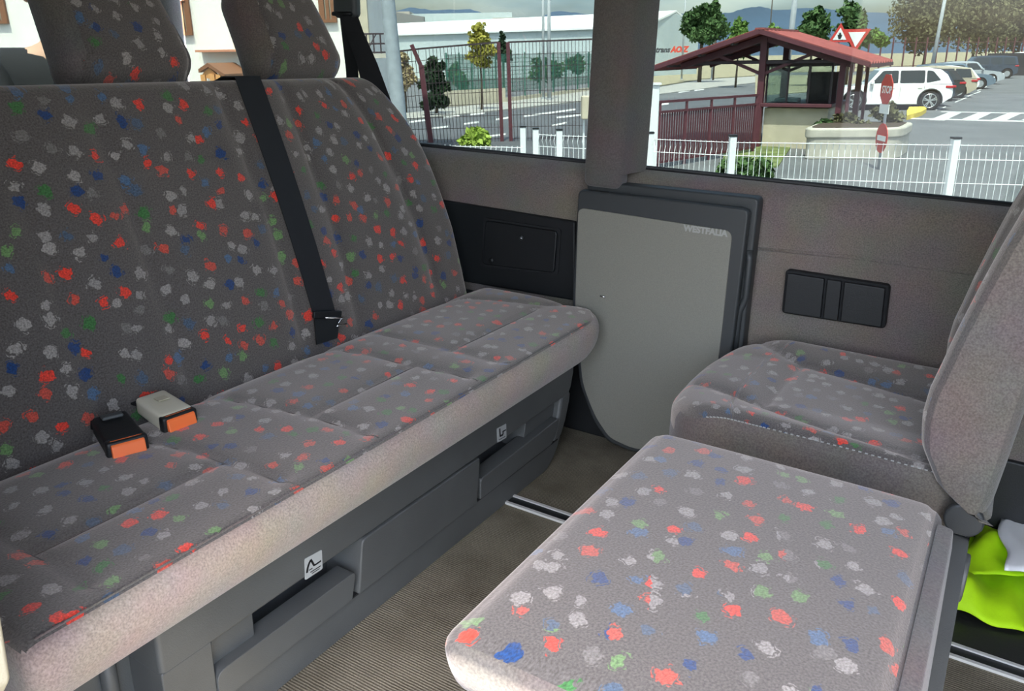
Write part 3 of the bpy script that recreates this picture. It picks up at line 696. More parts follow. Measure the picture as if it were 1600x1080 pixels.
# ------------------------------------------------------------------ single seat facing the bench
ss = thing('single_seat', 'upright single seat with flecked grey upholstery under the side window', 'seat', (-.25, 1.66, 0))
def s1(*q): return [tuple(pz(x, y, .40)[:2]) for x, y in q]
sseam = [s1((1188, 638), (1250, 570)), s1((1090, 590), (1188, 638), (1300, 682), (1420, 722), (1500, 745)), s1((1150, 528), (1215, 555), (1250, 570), (1340, 594), (1470, 632))]
sedge = [[(-.56, 1.418), (.02, 1.418)]]
def sw(P):
    top = smooth((P[:, 2] - .34) / .05)
    yb = (P[:, 1] - 1.66) / .26
    P[:, 2] += top * (.018 * np.clip(np.abs(yb) - .45, 0, 1) / .5 - .004)
    P[:, 2] += top * groove(P[:, :2], sseam, .006, .007, .007, .03)
    fr = np.clip((-.40 - P[:, 0]) / .13, 0, 1); P[:, 2] -= top * .022 * fr ** 2
    e = np.clip(np.abs(yb), 0, 1) ** 3; f_ = np.clip((-.30 - P[:, 0]) / .22, 0, 1); P[:, 0] += .085 * e * f_
    return P
def smt(c, n): return np.where((c[:, 2] < .335) | ((n[:, 2] < .6) & (c[:, 1] < 1.45)), 1, 0)
sc = rbox((-.535, 1.395, .255), (.02, 1.925, .41), .045, .010, sw, smt, lambda P: np.stack([P[:, 1] + np.where(P[:, 1] < 1.5, P[:, 2], .82 - P[:, 2]) + 7.7, P[:, 0] - P[:, 2] * .5 * (P[:, 0] < -.4) + 3.1], 1)).build('seat_cushion', [PAT, PLAIN], ss, smooth=True)
stt = MB(); 
for i in range(46):
    q_ = sw(np.array([[-.475 + i * .0105, 1.4045, .3935]]))[0]; stt.box(q_, (.005, .002, .0018))
stt.build('stitching', TEXTG, sc)
# backrest
zb0 = [(1436, 690), (1438, 655), (1450, 615), (1468, 578), (1490, 530), (1530, 452), (1565, 388), (1600, 330), (1660, 215)]
fr_ = [(pY(x, y, 1.375)[0], pY(x, y, 1.375)[2]) for x, y in zb0]
bkp = [(pY(x, y, 1.375)[0], pY(x, y, 1.375)[2]) for x, y in ((1535, 816), (1552, 790), (1572, 735), (1600, 655), (1660, 490), (1740, 260))]
fz = np.array([p[1] for p in fr_]); fx = np.array([p[0] for p in fr_]); bz = np.array([p[1] for p in bkp]); bx = np.array([p[0] for p in bkp])
low = [(pY(x, y, 1.375)[0], pY(x, y, 1.375)[2]) for x, y in ((1535, 816), (1500, 800), (1460, 760), (1438, 705))]
Z0, Z1 = float(low[0][1]), float(min(fz.max(), bz.max()))
lzz = np.array([p[1] for p in low] + list(fz)); lxx = np.array([p[0] for p in low] + list(fx))
o_ = np.argsort(lzz); lzz, lxx = lzz[o_], lxx[o_]; o_ = np.argsort(bz); bz, bx = bz[o_], bx[o_]
def sbw(P):
    s_, y, z = P[:, 0].copy(), P[:, 1].copy(), P[:, 2].copy()      # s 0 front .. 1 back
    xf = np.interp(z, lzz, lxx); xb = np.interp(z, bz, bx)
    xb = np.maximum(xb, xf + .012)
    yb = np.abs(y - 1.62) / .25
    dip = .028 * np.clip(1 - (yb / .72) ** 4, 0, 1) * np.clip(1 - s_ * 2, 0, 1) * smooth((z - .45) / .08)
    g = segdist(np.stack([y, z], 1), [[(1.425, .40), (1.435, .95)], [(1.815, .40), (1.805, .95)]])
    x = xf + (xb - xf) * s_ + dip + .006 * np.exp(-(g / .008) ** 2) * np.clip(1 - s_ * 3, 0, 1)
    rnd = np.clip((np.abs(y - 1.62) - .215) / .035, 0, 1)
    x = x + .016 * rnd ** 2 * np.clip(1 - 2 * s_, -1, 1)
    return np.stack([x, y, z], 1)
def sbm(c, n): return np.where((c[:, 1] < 1.3885) | (c[:, 1] > 1.855) | (c[:, 0] > .9), 1, 0)
rbx = rbox((0, 1.37, Z0), (1, 1.87, Z1), .0, (.09, .0125, .011), sbw, sbm, lambda P: np.stack([P[:, 1] + 2.2, P[:, 2] + P[:, 0] * .1 + 6.4], 1)).build('backrest', [PAT, PLAIN], ss, smooth=True)
md = rbx.modifiers.new('bevel', 'BEVEL'); md.width = .012; md.segments = 3; md.limit_method = 'ANGLE'; md.angle_limit = R_(50)
hb = MB(); hc = pY(1478, 775, 1.36)
MB().prism(round_poly([(-.40, 0), (.02, 0), (.04, .25), (-.46, .255)], [.02, .02, .03, .03]), 'y', 1.43, 1.89).build('base', ABS, ss, bevel=.01)
MB().prism(arc((.035, .345), .03, 0, 360, 20)[:-1], 'y', 1.374, 1.39).build('hinge_cover', ABSD, ss, bevel=.005)

# ------------------------------------------------------------------ folded near seat: its flat back lies as a stool
fs = thing('folded_seat', 'near seat folded flat into a bright flecked stool-like cushion', 'seat', (-.2, .88, 0))
SX0, SX1, SY0, SY1, SZ = -.436, .006, .578, 1.196, .465
sts = [[(SX0 + .018, SY0 - .02), (SX0 + .018, SY1 + .02)], [(SX0 - .02, SY0 + .016), (SX1 + .02, SY0 + .016)], [(SX1 - .016, SY0 - .02), (SX1 - .016, SY1 + .02)]]
def fw(P):
    top = smooth((P[:, 2] - .43) / .03)
    P[:, 2] += top * groove(P[:, :2], sts, .0022, .005)
    cx = (P[:, 0] - (SX0 + SX1) / 2) / .22; cy = (P[:, 1] - (SY0 + SY1) / 2) / .31
    P[:, 2] += top * .010 * np.clip(1 - cx ** 4, 0, 1) * np.clip(1 - cy ** 4, 0, 1) - top * .006
    lo = np.clip((SZ - P[:, 2]) / .1, 0, 1); P[:, 1] += np.where(P[:, 1] < .7, .022 * lo ** 2 - .006 * np.sin(lo * 3.14), 0)
    P[:, 0] += np.where(P[:, 0] < -.3, .018 * lo ** 2, 0)
    return P
def fm(c, n): return np.where((c[:, 2] < SZ - .027) | (c[:, 1] < SY0 + .010) | (c[:, 0] > SX1 - .010), 1, 0)
fpad = rbox((SX0, SY0, SZ - .095), (SX1, SY1, SZ), .030, .010, fw, fm, lambda P: np.stack([P[:, 1] + .31, P[:, 0] - P[:, 2] + .17], 1)).build('folded_backrest', [PAT, PLAIN], fs, smooth=True)
# fabric flange and plastic side cover along the cab-side edge
MB().prism(round_poly([(.0, .33), (.0, .455), (.02, .452), (.034, .34), (.03, .33)], .004), 'y', SY0 + .03, SY1 - .06).build('fabric_flange', PLAIN, fs, bevel=.005)
MB().prism(round_poly([(SY0 + .05, .12), (SY1 - .03, .12), (SY1 + .035, .30), (SY1 + .03, .40), (SY1 - .03, .43), (SY0 + .05, .36)], [.02, .03, .04, .05, .05, .02]), 'x', .008, .042).build('side_cover', ABSM, fs, bevel=.01, bseg=3)
MB().cyl((.042, SY1 - .01, .355), (.050, SY1 - .01, .355), .035, 24).build('hinge_cap', ABSM, fs, smooth=False, bevel=.003)
rbox((-.33, SY0 + .08, .23), (-.01, SY1 - .06, .372), .03, .03).build('seat_cushion', PLAIN, fs, smooth=True)
MB().prism(round_poly([(-.26, 0), (-.02, 0), (-.01, .24), (-.29, .24)], .02), 'y', SY0 + .14, SY1 - .12).build('base', ABS, fs, bevel=.01)

# ------------------------------------------------------------------ high visibility vest on the floor
vt = thing('safety_vest', 'crumpled neon yellow safety vest with white reflective tape on the floor', 'vest', (.12, 1.8, 0))
def vest_sheet(poly, z0, mati, name, amp=.03, seed=0, nx=22):
    poly = [np.array(p, float) for p in poly]; b = MB(); vs = []
    r2 = np.random.default_rng(seed); ph = r2.uniform(0, 6, 6)
    for i in range(nx + 1):
        for j in range(nx + 1):
            u, v = i / nx, j / nx; p = (poly[0] * (1 - u) + poly[1] * u) * (1 - v) + (poly[3] * (1 - u) + poly[2] * u) * v
            hgt = amp * (.5 + .5 * math.sin(4.2 * u + 2.6 * v + ph[0])) * (.6 + .4 * math.sin(7 * v - 3 * u + ph[1])) + .25 * amp * math.sin(13 * u + 5 * v + ph[2])
            ed = min(u, 1 - u, v, 1 - v) * 6; hgt = max(hgt, 0) * min(1, .25 + ed)
            vs.append((p[0] + .006 * math.sin(9 * v + ph[3]), p[1] + .006 * math.sin(8 * u + ph[4]), z0 + hgt))
    n = nx + 1
    b.add(vs, [(i * n + j, (i + 1) * n + j, (i + 1) * n + j + 1, i * n + j + 1) for i in range(nx) for j in range(nx)])
    o = b.build(name, mati, vt, smooth=True); sd_ = o.modifiers.new('thick', 'SOLIDIFY'); sd_.thickness = .003; sd_.offset = 1
    return o
f3 = lambda *q: [pz(x, y, .03)[:2] for x, y in q]
vest_sheet(f3((1476, 943), (1640, 985), (1660, 850), (1514, 824)), .008, VEST, 'fabric', .045, 3)
vest_sheet(f3((1500, 905), (1650, 905), (1650, 835), (1525, 826)), .040, VEST, 'fabric', .03, 5)
vest_sheet(f3((1566, 922), (1640, 935), (1640, 842), (1553, 836)), .075, REFLEX, 'reflective_tape', .016, 8, 12)
vest_sheet(f3((1477, 900), (1494, 893), (1507, 848), (1498, 855)), .030, REFLEX, 'reflective_tape', .012, 9, 10)

# =================================================================== OUTSIDE
ASPH = mat('asphalt', (.135, .14, .145), rough=.9, noise=.22, nscale=.6, bump=.3, bscale=60)
ASPHR = mat('road_asphalt', (.095, .10, .11), rough=.9, noise=.2, nscale=.5)
PAVE = mat('pale_pavement', (.36, .35, .32), rough=.9, noise=.12, nscale=1.5)
PAINT = mat('white_road_paint', (.62, .62, .60), rough=.8, noise=.15, nscale=6)
YELL = mat('yellow_kerb_paint', (.75, .55, .06), rough=.7, noise=.15, nscale=5)
GRASS = mat('grass', (.16, .20, .07), rough=.95, noise=.5, nscale=3)
DRYG = mat('dry_verge', (.34, .30, .19), rough=.95, noise=.3, nscale=2)
CONC = mat('planter_concrete', (.50, .47, .40), rough=.85, noise=.15, nscale=4, bump=.4, bscale=60)
CREAMW = mat('cream_wall', (.55, .49, .37), rough=.9, noise=.12, nscale=3)
WHITEM = mat('white_coated_steel', (.80, .82, .82), rough=.45)
BURG = mat('burgundy_steel', (.105, .030, .040), rough=.5, noise=.1, nscale=5)
BURGD = mat('burgundy_mesh_steel', (.045, .030, .035), rough=.6)
ROOFR = mat('red_corrugated_roof', (.30, .075, .065), rough=.55, noise=.2, nscale=6)
ROOFU = mat('roof_underside', (.10, .085, .085), rough=.8)
GALV = mat('galvanised_steel', (.42, .45, .47), rough=.5, noise=.1, nscale=8)
POLEG = mat('grey_blue_post', (.33, .37, .40), rough=.6, noise=.15, nscale=12)
GREENM = mat('green_mesh_steel', (.03, .12, .09), rough=.6)
HALLW = mat('hall_sheet_wall', (.50, .57, .58), rough=.6, noise=.05, nscale=.3)
HALLR = mat('hall_roof', (.80, .82, .82), rough=.5, noise=.05, nscale=.2)
HALLB = mat('hall_band', (.42, .38, .33), rough=.8)
PLASTER = mat('white_plaster', (.86, .83, .76), rough=.9, noise=.05, nscale=2)
TERRA = mat('terracotta_trim', (.55, .24, .14), rough=.8)
WOODB = mat('brown_wood', (.22, .09, .04), rough=.7)
WOODO = mat('orange_wood', (.62, .30, .10), rough=.7)
DGL = mat('dark_car_glass', (.02, .027, .03), rough=.08, spec=.7)
TYRE = mat('tyre_rubber', (.012, .012, .013), rough=.8)
RIM = mat('alloy_rim', (.55, .56, .57), rough=.3, metal=.8)
REDL = mat('red_lamp', (.45, .02, .03), rough=.25)
CLRL = mat('clear_lamp', (.75, .77, .78), rough=.15)
REDP = mat('red_sign', (.55, .05, .04), rough=.5)
WHITEP = mat('white_sign', (.80, .80, .78), rough=.5)
BARK = mat('bark', (.10, .075, .055), rough=.95, noise=.3, nscale=12)

# ---- ground, terrace, hills
TZ = .62                                                # level the van stands on
gr = struct(MB().lohi((-160, 8.6, -.3), (220, 330, 0)).build('ground', ASPH, out=True))
ORG[gr.name] = Matrix.Identity(4)
struct(MB().slab([(-60, -60, TZ), (60, -60, TZ), (60, 6.5, TZ), (2.6, 8.0, TZ), (.1, 9.6, TZ), (-60, 9.6, TZ)], .9).build('terrace', ASPH, out=True))
def gp(z, *q): return [G(x, y, z) for x, y in q]
def patch(name, m_, z, *q):
    b = MB(); pts = [(p[0], p[1], z) for p in gp(0, *q)]; b.slab(pts, z + .02); o = b.build(name, m_); o.parent = gr; o.matrix_parent_inverse = Matrix.Identity(4); return o
patch('road_surface', ASPHR, .008, (560, 262), (930, 250), (1190, 236), (1190, 148), (920, 160), (560, 196))
patch('pavement', PAVE, .06, (540, 197), (640, 188), (780, 174), (930, 157), (930, 141), (780, 162), (640, 178), (540, 186))
patch('pavement', PAVE, .05, (1000, 152), (1110, 138), (1180, 130), (1180, 120), (1100, 125), (1010, 141))
patch('grass_verge', DRYG, .07, (1000, 140), (1100, 124), (1180, 119), (1180, 110), (1100, 113), (1000, 122))
patch('grass_verge', DRYG, .03, (1180, 150), (1330, 140), (1480, 112), (1480, 104), (1330, 118), (1180, 118))
patch('grass_verge', GRASS, .03, (1130, 262), (1215, 262), (1235, 232), (1190, 226), (1130, 240))
def dash(a, b, w=1.6):
    ax, ay = a; bx_, by = b
    patch('road_marking', PAINT, .016, (ax, ay + w), (bx_, by + w), (bx_, by - w * .6), (ax, ay - w * .6))
for a, b in (((640, 191), (665, 188)), ((693, 184), (718, 181)), ((735, 179), (757, 177)), ((675, 201), (700, 198)), ((725, 194), (748, 191)), ((775, 187), (795, 184)),
             ((760, 214), (790, 210)), ((818, 182), (900, 171)), ((870, 184), (915, 179)), ((862, 197), (885, 192)), ((1028, 164), (1045, 162)), ((1060, 144), (1078, 141)),
             ((1025, 139), (1040, 137)), ((1063, 133), (1078, 131)), ((1085, 141), (1100, 139)), ((1030, 178), (1110, 168))):
    dash(a, b)
for i in range(5):                                         # zebra crossing
    x0 = 1452 + i * 48; patch('crossing_stripe', PAINT, .014, (x0, 188), (x0 + 24, 188.6), (x0 + 50, 176.6), (x0 + 30, 176))
patch('road_marking', PAINT, .012, (1418, 186), (1660, 192.6), (1660, 190.8), (1418, 184.6))
patch('road_marking', PAINT, .012, (1470, 175.2), (1660, 179), (1660, 178), (1470, 174.4))
for (a, b, w_) in (((1492, 160), (1512, 152), .9), ((1508, 152), (1532, 143), .8), ((1527, 142), (1542, 135), .7), ((1560, 125), (1574, 117), .6), ((1462, 172), (1478, 167), .9)):
    dash(a, b, w_)
patch('yellow_kerb', YELL, .16, (1416, 188), (1440, 181), (1447, 176), (1443, 173), (1420, 173.5), (1416, 180))
struct(MB().lohi((-500, 105, -.2), (700, 1200, .05)).build('field', DRYG, out=True))
# hills
def hill(pts, d, name, m_, label):
    b = MB(); n = len(pts); top = [D(x, y, d) for x, y in pts]; r2 = np.random.default_rng(len(pts))
    fine = []
    for a, c in zip(top[:-1], top[1:]):
        for k in range(5):
            t = k / 5; p = a * (1 - t) + c * t; fine.append(p + np.array([0, 0, r2.uniform(-1, 1) * d * .0006]))
    fine.append(top[-1]); vs = []; rows = 5
    for p in fine:
        for j in range(rows):
            t = j / (rows - 1); vs.append((p[0], p[1] - t * d * .25 * (1 if j else 0), max(-2., p[2] * (1 - t) ** 1.4 + r2.uniform(-1, 1) * d * .001 * (0 < j < rows - 1)) if j < rows - 1 else -3.))
        vs.append((p[0], p[1] + d * .3, -3.))
    R2 = rows + 1; N = len(fine)
    fs = [(i * R2 + j, (i + 1) * R2 + j, (i + 1) * R2 + j + 1, i * R2 + j + 1) for i in range(N - 1) for j in range(rows - 1)]
    fs += [(i * R2, i * R2 + rows, (i + 1) * R2 + rows, (i + 1) * R2) for i in range(N - 1)]
    b.add(vs, fs); o = b.build(name, m_, out=True, smooth=True); props(o, label, None, kind='structure')
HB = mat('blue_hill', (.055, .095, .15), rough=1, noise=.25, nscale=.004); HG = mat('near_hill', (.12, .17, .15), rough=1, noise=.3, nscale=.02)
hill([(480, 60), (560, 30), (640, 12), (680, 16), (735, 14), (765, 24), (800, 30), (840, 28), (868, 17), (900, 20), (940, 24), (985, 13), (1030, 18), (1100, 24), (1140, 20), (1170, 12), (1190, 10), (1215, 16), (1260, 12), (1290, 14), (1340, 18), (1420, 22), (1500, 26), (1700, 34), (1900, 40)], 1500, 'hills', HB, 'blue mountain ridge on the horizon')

# ---- foliage
def leaves(blobs, n, size, seed, squash=1.0):
    r2 = np.random.default_rng(seed); vol = np.array([b[3] * b[4] * b[5] for b in blobs]) ** .67; pr = vol / vol.sum()
    idx = r2.choice(len(blobs), n, p=pr); B = np.array(blobs)[idx]
    d = r2.normal(size=(n, 3)); d /= np.linalg.norm(d, axis=1, keepdims=True); rad = r2.uniform(.15, 1.3, (n, 1)) ** .6
    c = B[:, :3] + d * rad * B[:, 3:6]
    a = r2.normal(size=(n, 3)); a /= np.linalg.norm(a, axis=1, keepdims=True); q = r2.normal(size=(n, 3)); q -= (q * a).sum(1, keepdims=True) * a; q /= np.linalg.norm(q, axis=1, keepdims=True)
    s_ = size * r2.uniform(.6, 1.4, (n, 1))
    V = np.stack([c - a * s_, c + q * s_ * .6, c + a * s_, c - q * s_ * .6], 1).reshape(-1, 3)
    b = MB(); b.add(V.tolist(), np.arange(4 * n).reshape(-1, 4).tolist()); return b
def leafmat(name, c1, c2):
    if name in MATS: return MATS[name]
    M = mat(name, c2, rough=.8, noise=.01, nscale=2.2, col2=c1, spec=.2); return M
def tree(px, top, bot, wpx, d, base, cols, label, n=2200, size=.10, seed=1, blobs=16, trunk=True, name='tree', cat='tree', group=None, narrow=0., tw=.12, ground=0.):
    """crown from pixel rows top..bot, wpx wide, at depth d standing on the ground"""
    k = d / F; a = D(px, top, d); b = D(px, bot, d); H = a[2] - b[2]; W = wpx * k / 2
    g0 = np.array([b[0], d, ground]); t = thing(name, label, cat, g0, out=True, group=group)
    r2 = np.random.default_rng(seed); bl = []
    for i in range(blobs):
        u = (i + .5) / blobs; z = b[2] + H * (.12 + .76 * u); wr = W * (1 - narrow * u) * (.55 + .45 * math.sin(math.pi * min(1, u * .9 + .18)))
        an = r2.uniform(0, 6.28); rr = wr * .62 * r2.uniform(.3, 1)
        bl.append((g0[0] + rr * math.cos(an), d + rr * math.sin(an), z, wr * r2.uniform(.32, .6), wr * r2.uniform(.32, .6), max(H / blobs * 1.1, wr * .34)))
    f_ = leaves(bl, n, size, seed).build('foliage', leafmat(*cols), t, out=True); f_['kind'] = 'stuff'
    if trunk:
        tr = MB(); tr.tube([g0, (g0[0] + .03, d, b[2] * .6 + .2), (g0[0], d, b[2] + H * .35), (g0[0] + W * .1, d, b[2] + H * .8)], [tw, tw * .8, tw * .6, tw * .15], 8)
        for i in range(5):
            q = bl[int(r2.integers(blobs))]; tr.tube([(g0[0], d, max(ground + .2, b[2] + H * .1 * i * .6)), ((g0[0] + q[0]) / 2, (d + q[1]) / 2, (q[2] + b[2] + H * .1) / 2 + .05), q[:3]], [tw * .4, tw * .3, tw * .1], 6)
        tr.build('trunk', BARK, t, smooth=True)
    return t
DARKG = ('dark_leaves', (.010, .024, .012), (.035, .065, .030)); OLIVE = ('olive_leaves', (.055, .055, .026), (.17, .165, .085)); LIGHTG = ('light_leaves', (.06, .13, .025), (.21, .33, .08))
YELG = ('yellow_green_leaves', (.20, .19, .03), (.46, .42, .09)); MIDG = ('mid_leaves', (.03, .07, .022), (.10, .17, .06)); LIME = ('lime_leaves', (.16, .24, .03), (.38, .50, .10)); STRAW = ('straw_leaves', (.28, .22, .12), (.52, .43, .26))
tree(751, 28, 112, 48, 38, 0, YELG, 'small yellow-green street tree behind the tall burgundy fence', n=1500, size=.09, seed=3, tw=.05)
tree(786, 44, 100, 32, 53, 0, DARKG, 'narrow dark conifer beside the yellow-green street tree', n=1600, size=.12, seed=4, narrow=.7, tw=.08)
tree(681, 84, 150, 46, 36, 0, DARKG, 'dense dark shrub growing behind the left fence post', n=2600, size=.10, seed=5, tw=.06, name='shrub', cat='shrub')
tree(676, 145, 168, 50, 35, 0, DARKG, 'low dark clipped bush at the foot of the dark shrub', n=1400, size=.09, seed=6, trunk=False, name='bush', cat='bush', blobs=4)
tree(633, 74, 150, 36, 37, 0, STRAW, 'dry straw-coloured hedge next to the grey lamp post', n=2600, size=.08, seed=7, tw=.05, name='hedge', cat='hedge')
tree(740, 203, 232, 66, 22.5, 0, LIME, 'bright lime green grass tuft below the tall fence', n=1800, size=.10, seed=8, trunk=False, name='grass_tuft', cat='grass', blobs=4)
tree(1096, 4, 66, 72, 72, 0, MIDG, 'large dark pine tree beside the white hall', n=5200, size=.17, seed=9, tw=.18)
tree(1120, 0, 30, 24, 77, 0, MIDG, 'slender young pine top rising right of the large pine', n=600, size=.2, seed=19, tw=.08, blobs=4)
tree(1152, 22, 92, 52, 60, 0, LIGHTG, 'light green young tree behind the red shelter roof', n=2600, size=.16, seed=10, narrow=.5, tw=.08)
tree(1205, 40, 70, 42, 62, 0, LIGHTG, 'low light green shrub behind the shelter ridge', n=1200, size=.15, seed=11, trunk=False, name='shrub', cat='shrub', blobs=4)
tree(1268, 6, 76, 52, 60, 0, MIDG, 'round green tree left of the warning signs', n=2400, size=.17, seed=12, tw=.1)
tree(1328, -4, 76, 60, 60, 0, MIDG, 'green tree behind the two triangular signs', n=2600, size=.17, seed=13, tw=.1)
tree(1372, 48, 70, 40, 85, 0, LIGHTG, 'small yellowish bush behind the far picket fence', n=800, size=.2, seed=14, trunk=False, name='bush', cat='bush', blobs=3)
for i, (px, tp_y, w_, d_) in enumerate(((1445, -70, 120, 116), (1520, -80, 130, 126), (1590, -75, 120, 134), (1660, -70, 120, 142))):
    tree(px, tp_y, 86, w_, d_, 0, OLIVE, ('leftmost tall olive-brown tree behind the parked cars', 'second tall olive-brown tree behind the parked cars', 'third tall olive-brown tree above the white van', 'olive-brown tree at the right window edge')[i],
         n=9000, size=.26, seed=20 + i, tw=.25, blobs=26, group='olive-brown trees behind the car park')
tree(1165, 250, 292, 110, 10.2, 0, MIDG, 'leafy flowering bush behind the white mesh fence', n=1500, size=.055, seed=30, trunk=False, name='bush', cat='bush', blobs=5)
# ---- the big hall with gable end and the lower one behind
d0 = 95
ha = thing('warehouse', 'long white sheet metal warehouse with a red and black company name', 'warehouse', (0, d0, 0), out=True)
A, Bq, Cq = D(1006, 42, d0), D(1057, 20, d0 + 4), D(1092, 44, d0 + 8)     # eave, apex, far eave of the gable
L0 = D(560, 46, d0 + 16)
hm_ = MB(); zE = A[2]; zA = Bq[2]
P = [(L0[0], L0[1], 0), (A[0], A[1], 0), (Cq[0], Cq[1], 0)]; dv = np.array([Cq[0] - A[0], Cq[1] - A[1]]); L1 = np.array([L0[0], L0[1]]) + dv
hm_.add([(L0[0], L0[1], 0), (A[0], A[1], 0), (A[0], A[1], zE), (L0[0], L0[1], zE), (Cq[0], Cq[1], 0), (Cq[0], Cq[1], zE), (Bq[0], Bq[1], zA), (L1[0], L1[1], 0), (L1[0], L1[1], zE), ((L0[0] + L1[0]) / 2, (L0[1] + L1[1]) / 2, zE)],
        [(0, 1, 2, 3), (1, 4, 5, 6, 2), (4, 7, 8, 5), (7, 0, 3, 9, 8)])
hm_.build('walls', HALLW, ha)
rf = MB(); Lm = ((L0[0] + L1[0]) / 2, (L0[1] + L1[1]) / 2); zL = D(600, 37, Lm[1])[2]
rf.slab([(L0[0], L0[1] - .4, zE + .1), (A[0], A[1] - .4, zE + .1), (Bq[0], Bq[1], zA + .25), (Lm[0], Lm[1], zL)], .2)
rf.slab([(Bq[0], Bq[1], zA + .25), (Cq[0], Cq[1], zE + .1), (L1[0], L1[1], zE + .1), (Lm[0], Lm[1], zL)], .2)
rf.build('roof', HALLR, ha)
lt = MB(); q0 = D(1024, 82, d0 - 1.); q1 = D(1049, 81, d0 - .5); q2 = D(1073, 81, d0); ex = np.array([dv[0], dv[1], 0])
ex = np.array([q2[0] - q0[0], q2[1] - q0[1], 0])
w1 = text_into(lt, 'trans', .82, q0, ex, (0, 0, 1), shear=.3, bold=.03, depth=.02, mi=0)
e_ = ex / np.linalg.norm(ex)
text_into(lt, 'AOIZ', .82, q0 + e_ * (w1 + .08), ex, (0, 0, 1), shear=.2, bold=.05, depth=.02, mi=1)
lt.build('company_name', [mat('dark_sign_letters', (.06, .06, .07), rough=.6), mat('red_sign_letters', (.65, .08, .05), rough=.6)], ha)
hb2 = thing('factory_hall', 'pale flat-roofed factory hall rising behind the white warehouse', 'factory', (0, 130, 0), out=True)
for (x0, y0, x1, m_, dd, nm) in ((600, 18, 640, HALLB, 128, 'gable_block'), (632, 18, 800, HALLW, 130, 'main_block'), (770, 25, 802, HALLB, 129.5, 'side_block')):
    a, b = D(x0, y0, dd), D(x1, y0 + (5 if x0 > 620 else 0), dd); MB().lohi((a[0], dd, 0), (b[0], dd + 14, (a[2] + b[2]) / 2)).build(nm, m_, hb2)
a, b = D(600, 16, 126), D(662, 26, 126)
MB().prism([(a[0], a[2] - 3), (a[0], a[2]), (b[0], b[2]), (b[0], b[2] - 3)], 'y', 126, 127.8).build('sloping_roof', mat('grey_roof', (.2, .2, .2), rough=.9), hb2)

# ---- green mesh fence on a cream wall along the far pavement
gf = thing('green_fence', 'green mesh fence on a low cream wall along the far pavement', 'fence', G(760, 165), out=True)
w0, w1_, w2 = G(700, 167), G(790, 161), G(935, 141)
def wallseg(b, p, q, z0, z1, th):
    d_ = np.array([q[0] - p[0], q[1] - p[1]]); nn = np.array([-d_[1], d_[0]]) / np.linalg.norm(d_) * th
    b.prism([(p[0], p[1]), (q[0], q[1]), (q[0] + nn[0], q[1] + nn[1]), (p[0] + nn[0], p[1] + nn[1])], 'z', z0, z1)
lw = MB(); wallseg(lw, w0, w1_, 0, .75, .25); wallseg(lw, w1_, w2, 0, .25, .25); lw.build('low_wall', CREAMW, gf)
def lerp(a, b, t): return a * (1 - t) + b * t
for i in range(13):
    t = i / 12; p = lerp(w0, w1_, t / .4) if t < .4 else lerp(w1_, w2, (t - .4) / .6)
    MB().bar((p[0], p[1] + .1, .2), (p[0], p[1] + .1, 2.5), .08).build('post', GREENM, gf)
ms = MB()
for i in range(190):
    t = i / 189; p = lerp(w0, w1_, t / .4) if t < .4 else lerp(w1_, w2, (t - .4) / .6); ms.bar((p[0], p[1] + .1, .5), (p[0], p[1] + .1, 2.4), .022)
for z in np.linspace(.6, 2.4, 10):
    ms.bar((w0[0], w0[1] + .1, z), (w1_[0], w1_[1] + .1, z), .02); ms.bar((w1_[0], w1_[1] + .1, z), (w2[0], w2[1] + .1, z), .02)
ms.build('mesh', GREENM, gf)
for i, (px, y0, y1, w_, s_, lab) in enumerate(((715, 100, 140, 40, 41, 'dark climbing hedge behind the green fence under the yellow tree'), (845, 92, 122, 70, 42, 'green bushes behind the green fence by the twin lamp posts'), (905, 88, 112, 50, 43, 'green bushes behind the green fence beside the pillar'))):
    tree(px, y0, y1, w_, 50 + 4 * i, 0, MIDG, lab, n=900, size=.14, seed=s_, trunk=False, name='bush', cat='bush', blobs=4)
cb_ = MB(); c0 = D(765, 118, 46); c1 = D(900, 112, 60)

# ---- tall burgundy mesh fence
tf_ = thing('tall_fence', 'tall burgundy post and mesh fence beside the road', 'fence', G(784, 222), out=True)
dF = 23.6
posts = [(540, 90, 233), (659, 76, 222), (779, 66, 222), (793.5, 66, 222), (960, 60, 215)]
pl = []
for (x, yt, yb) in posts:
    g0 = D(x + (10 if x == 659 else 4), yb, dF); t0 = D(x, yt, dF); g0[2] = 0
    g0[0] = t0[0] + (.13 if x == 659 else .04); pl.append((g0, t0)); MB().bar(g0, t0 if x != 659 else D(658, 102, dF), .14 if x < 700 else .1, .1).build('post', BURG, tf_)
a, b = D(659, 106, dF), D(643, 70, dF); MB().bar(a, b, .12, .1).build('slanted_post_arm', BURG, tf_)
for (a, b) in ((0, 1), (1, 2), (3, 4)):
    mh = MB(); p0, t0 = pl[a]; p1, t1 = pl[b]; L_ = np.linalg.norm(t1 - t0); n_ = int(L_ / .095)
    for i in range(1, n_):
        t = i / n_; q, r = lerp(p0, p1, t), lerp(t0, t1, t); mh.bar(q, (r[0], r[1], r[2]), .014)
    for k_ in range(9):
        t = k_ / 8; q, r = lerp(p0, t0, .03 + .97 * t), lerp(p1, t1, .03 + .97 * t); mh.bar(q, r, .045 if k_ == 8 else .014)
    mh.build('mesh_panel', BURGD, tf_)

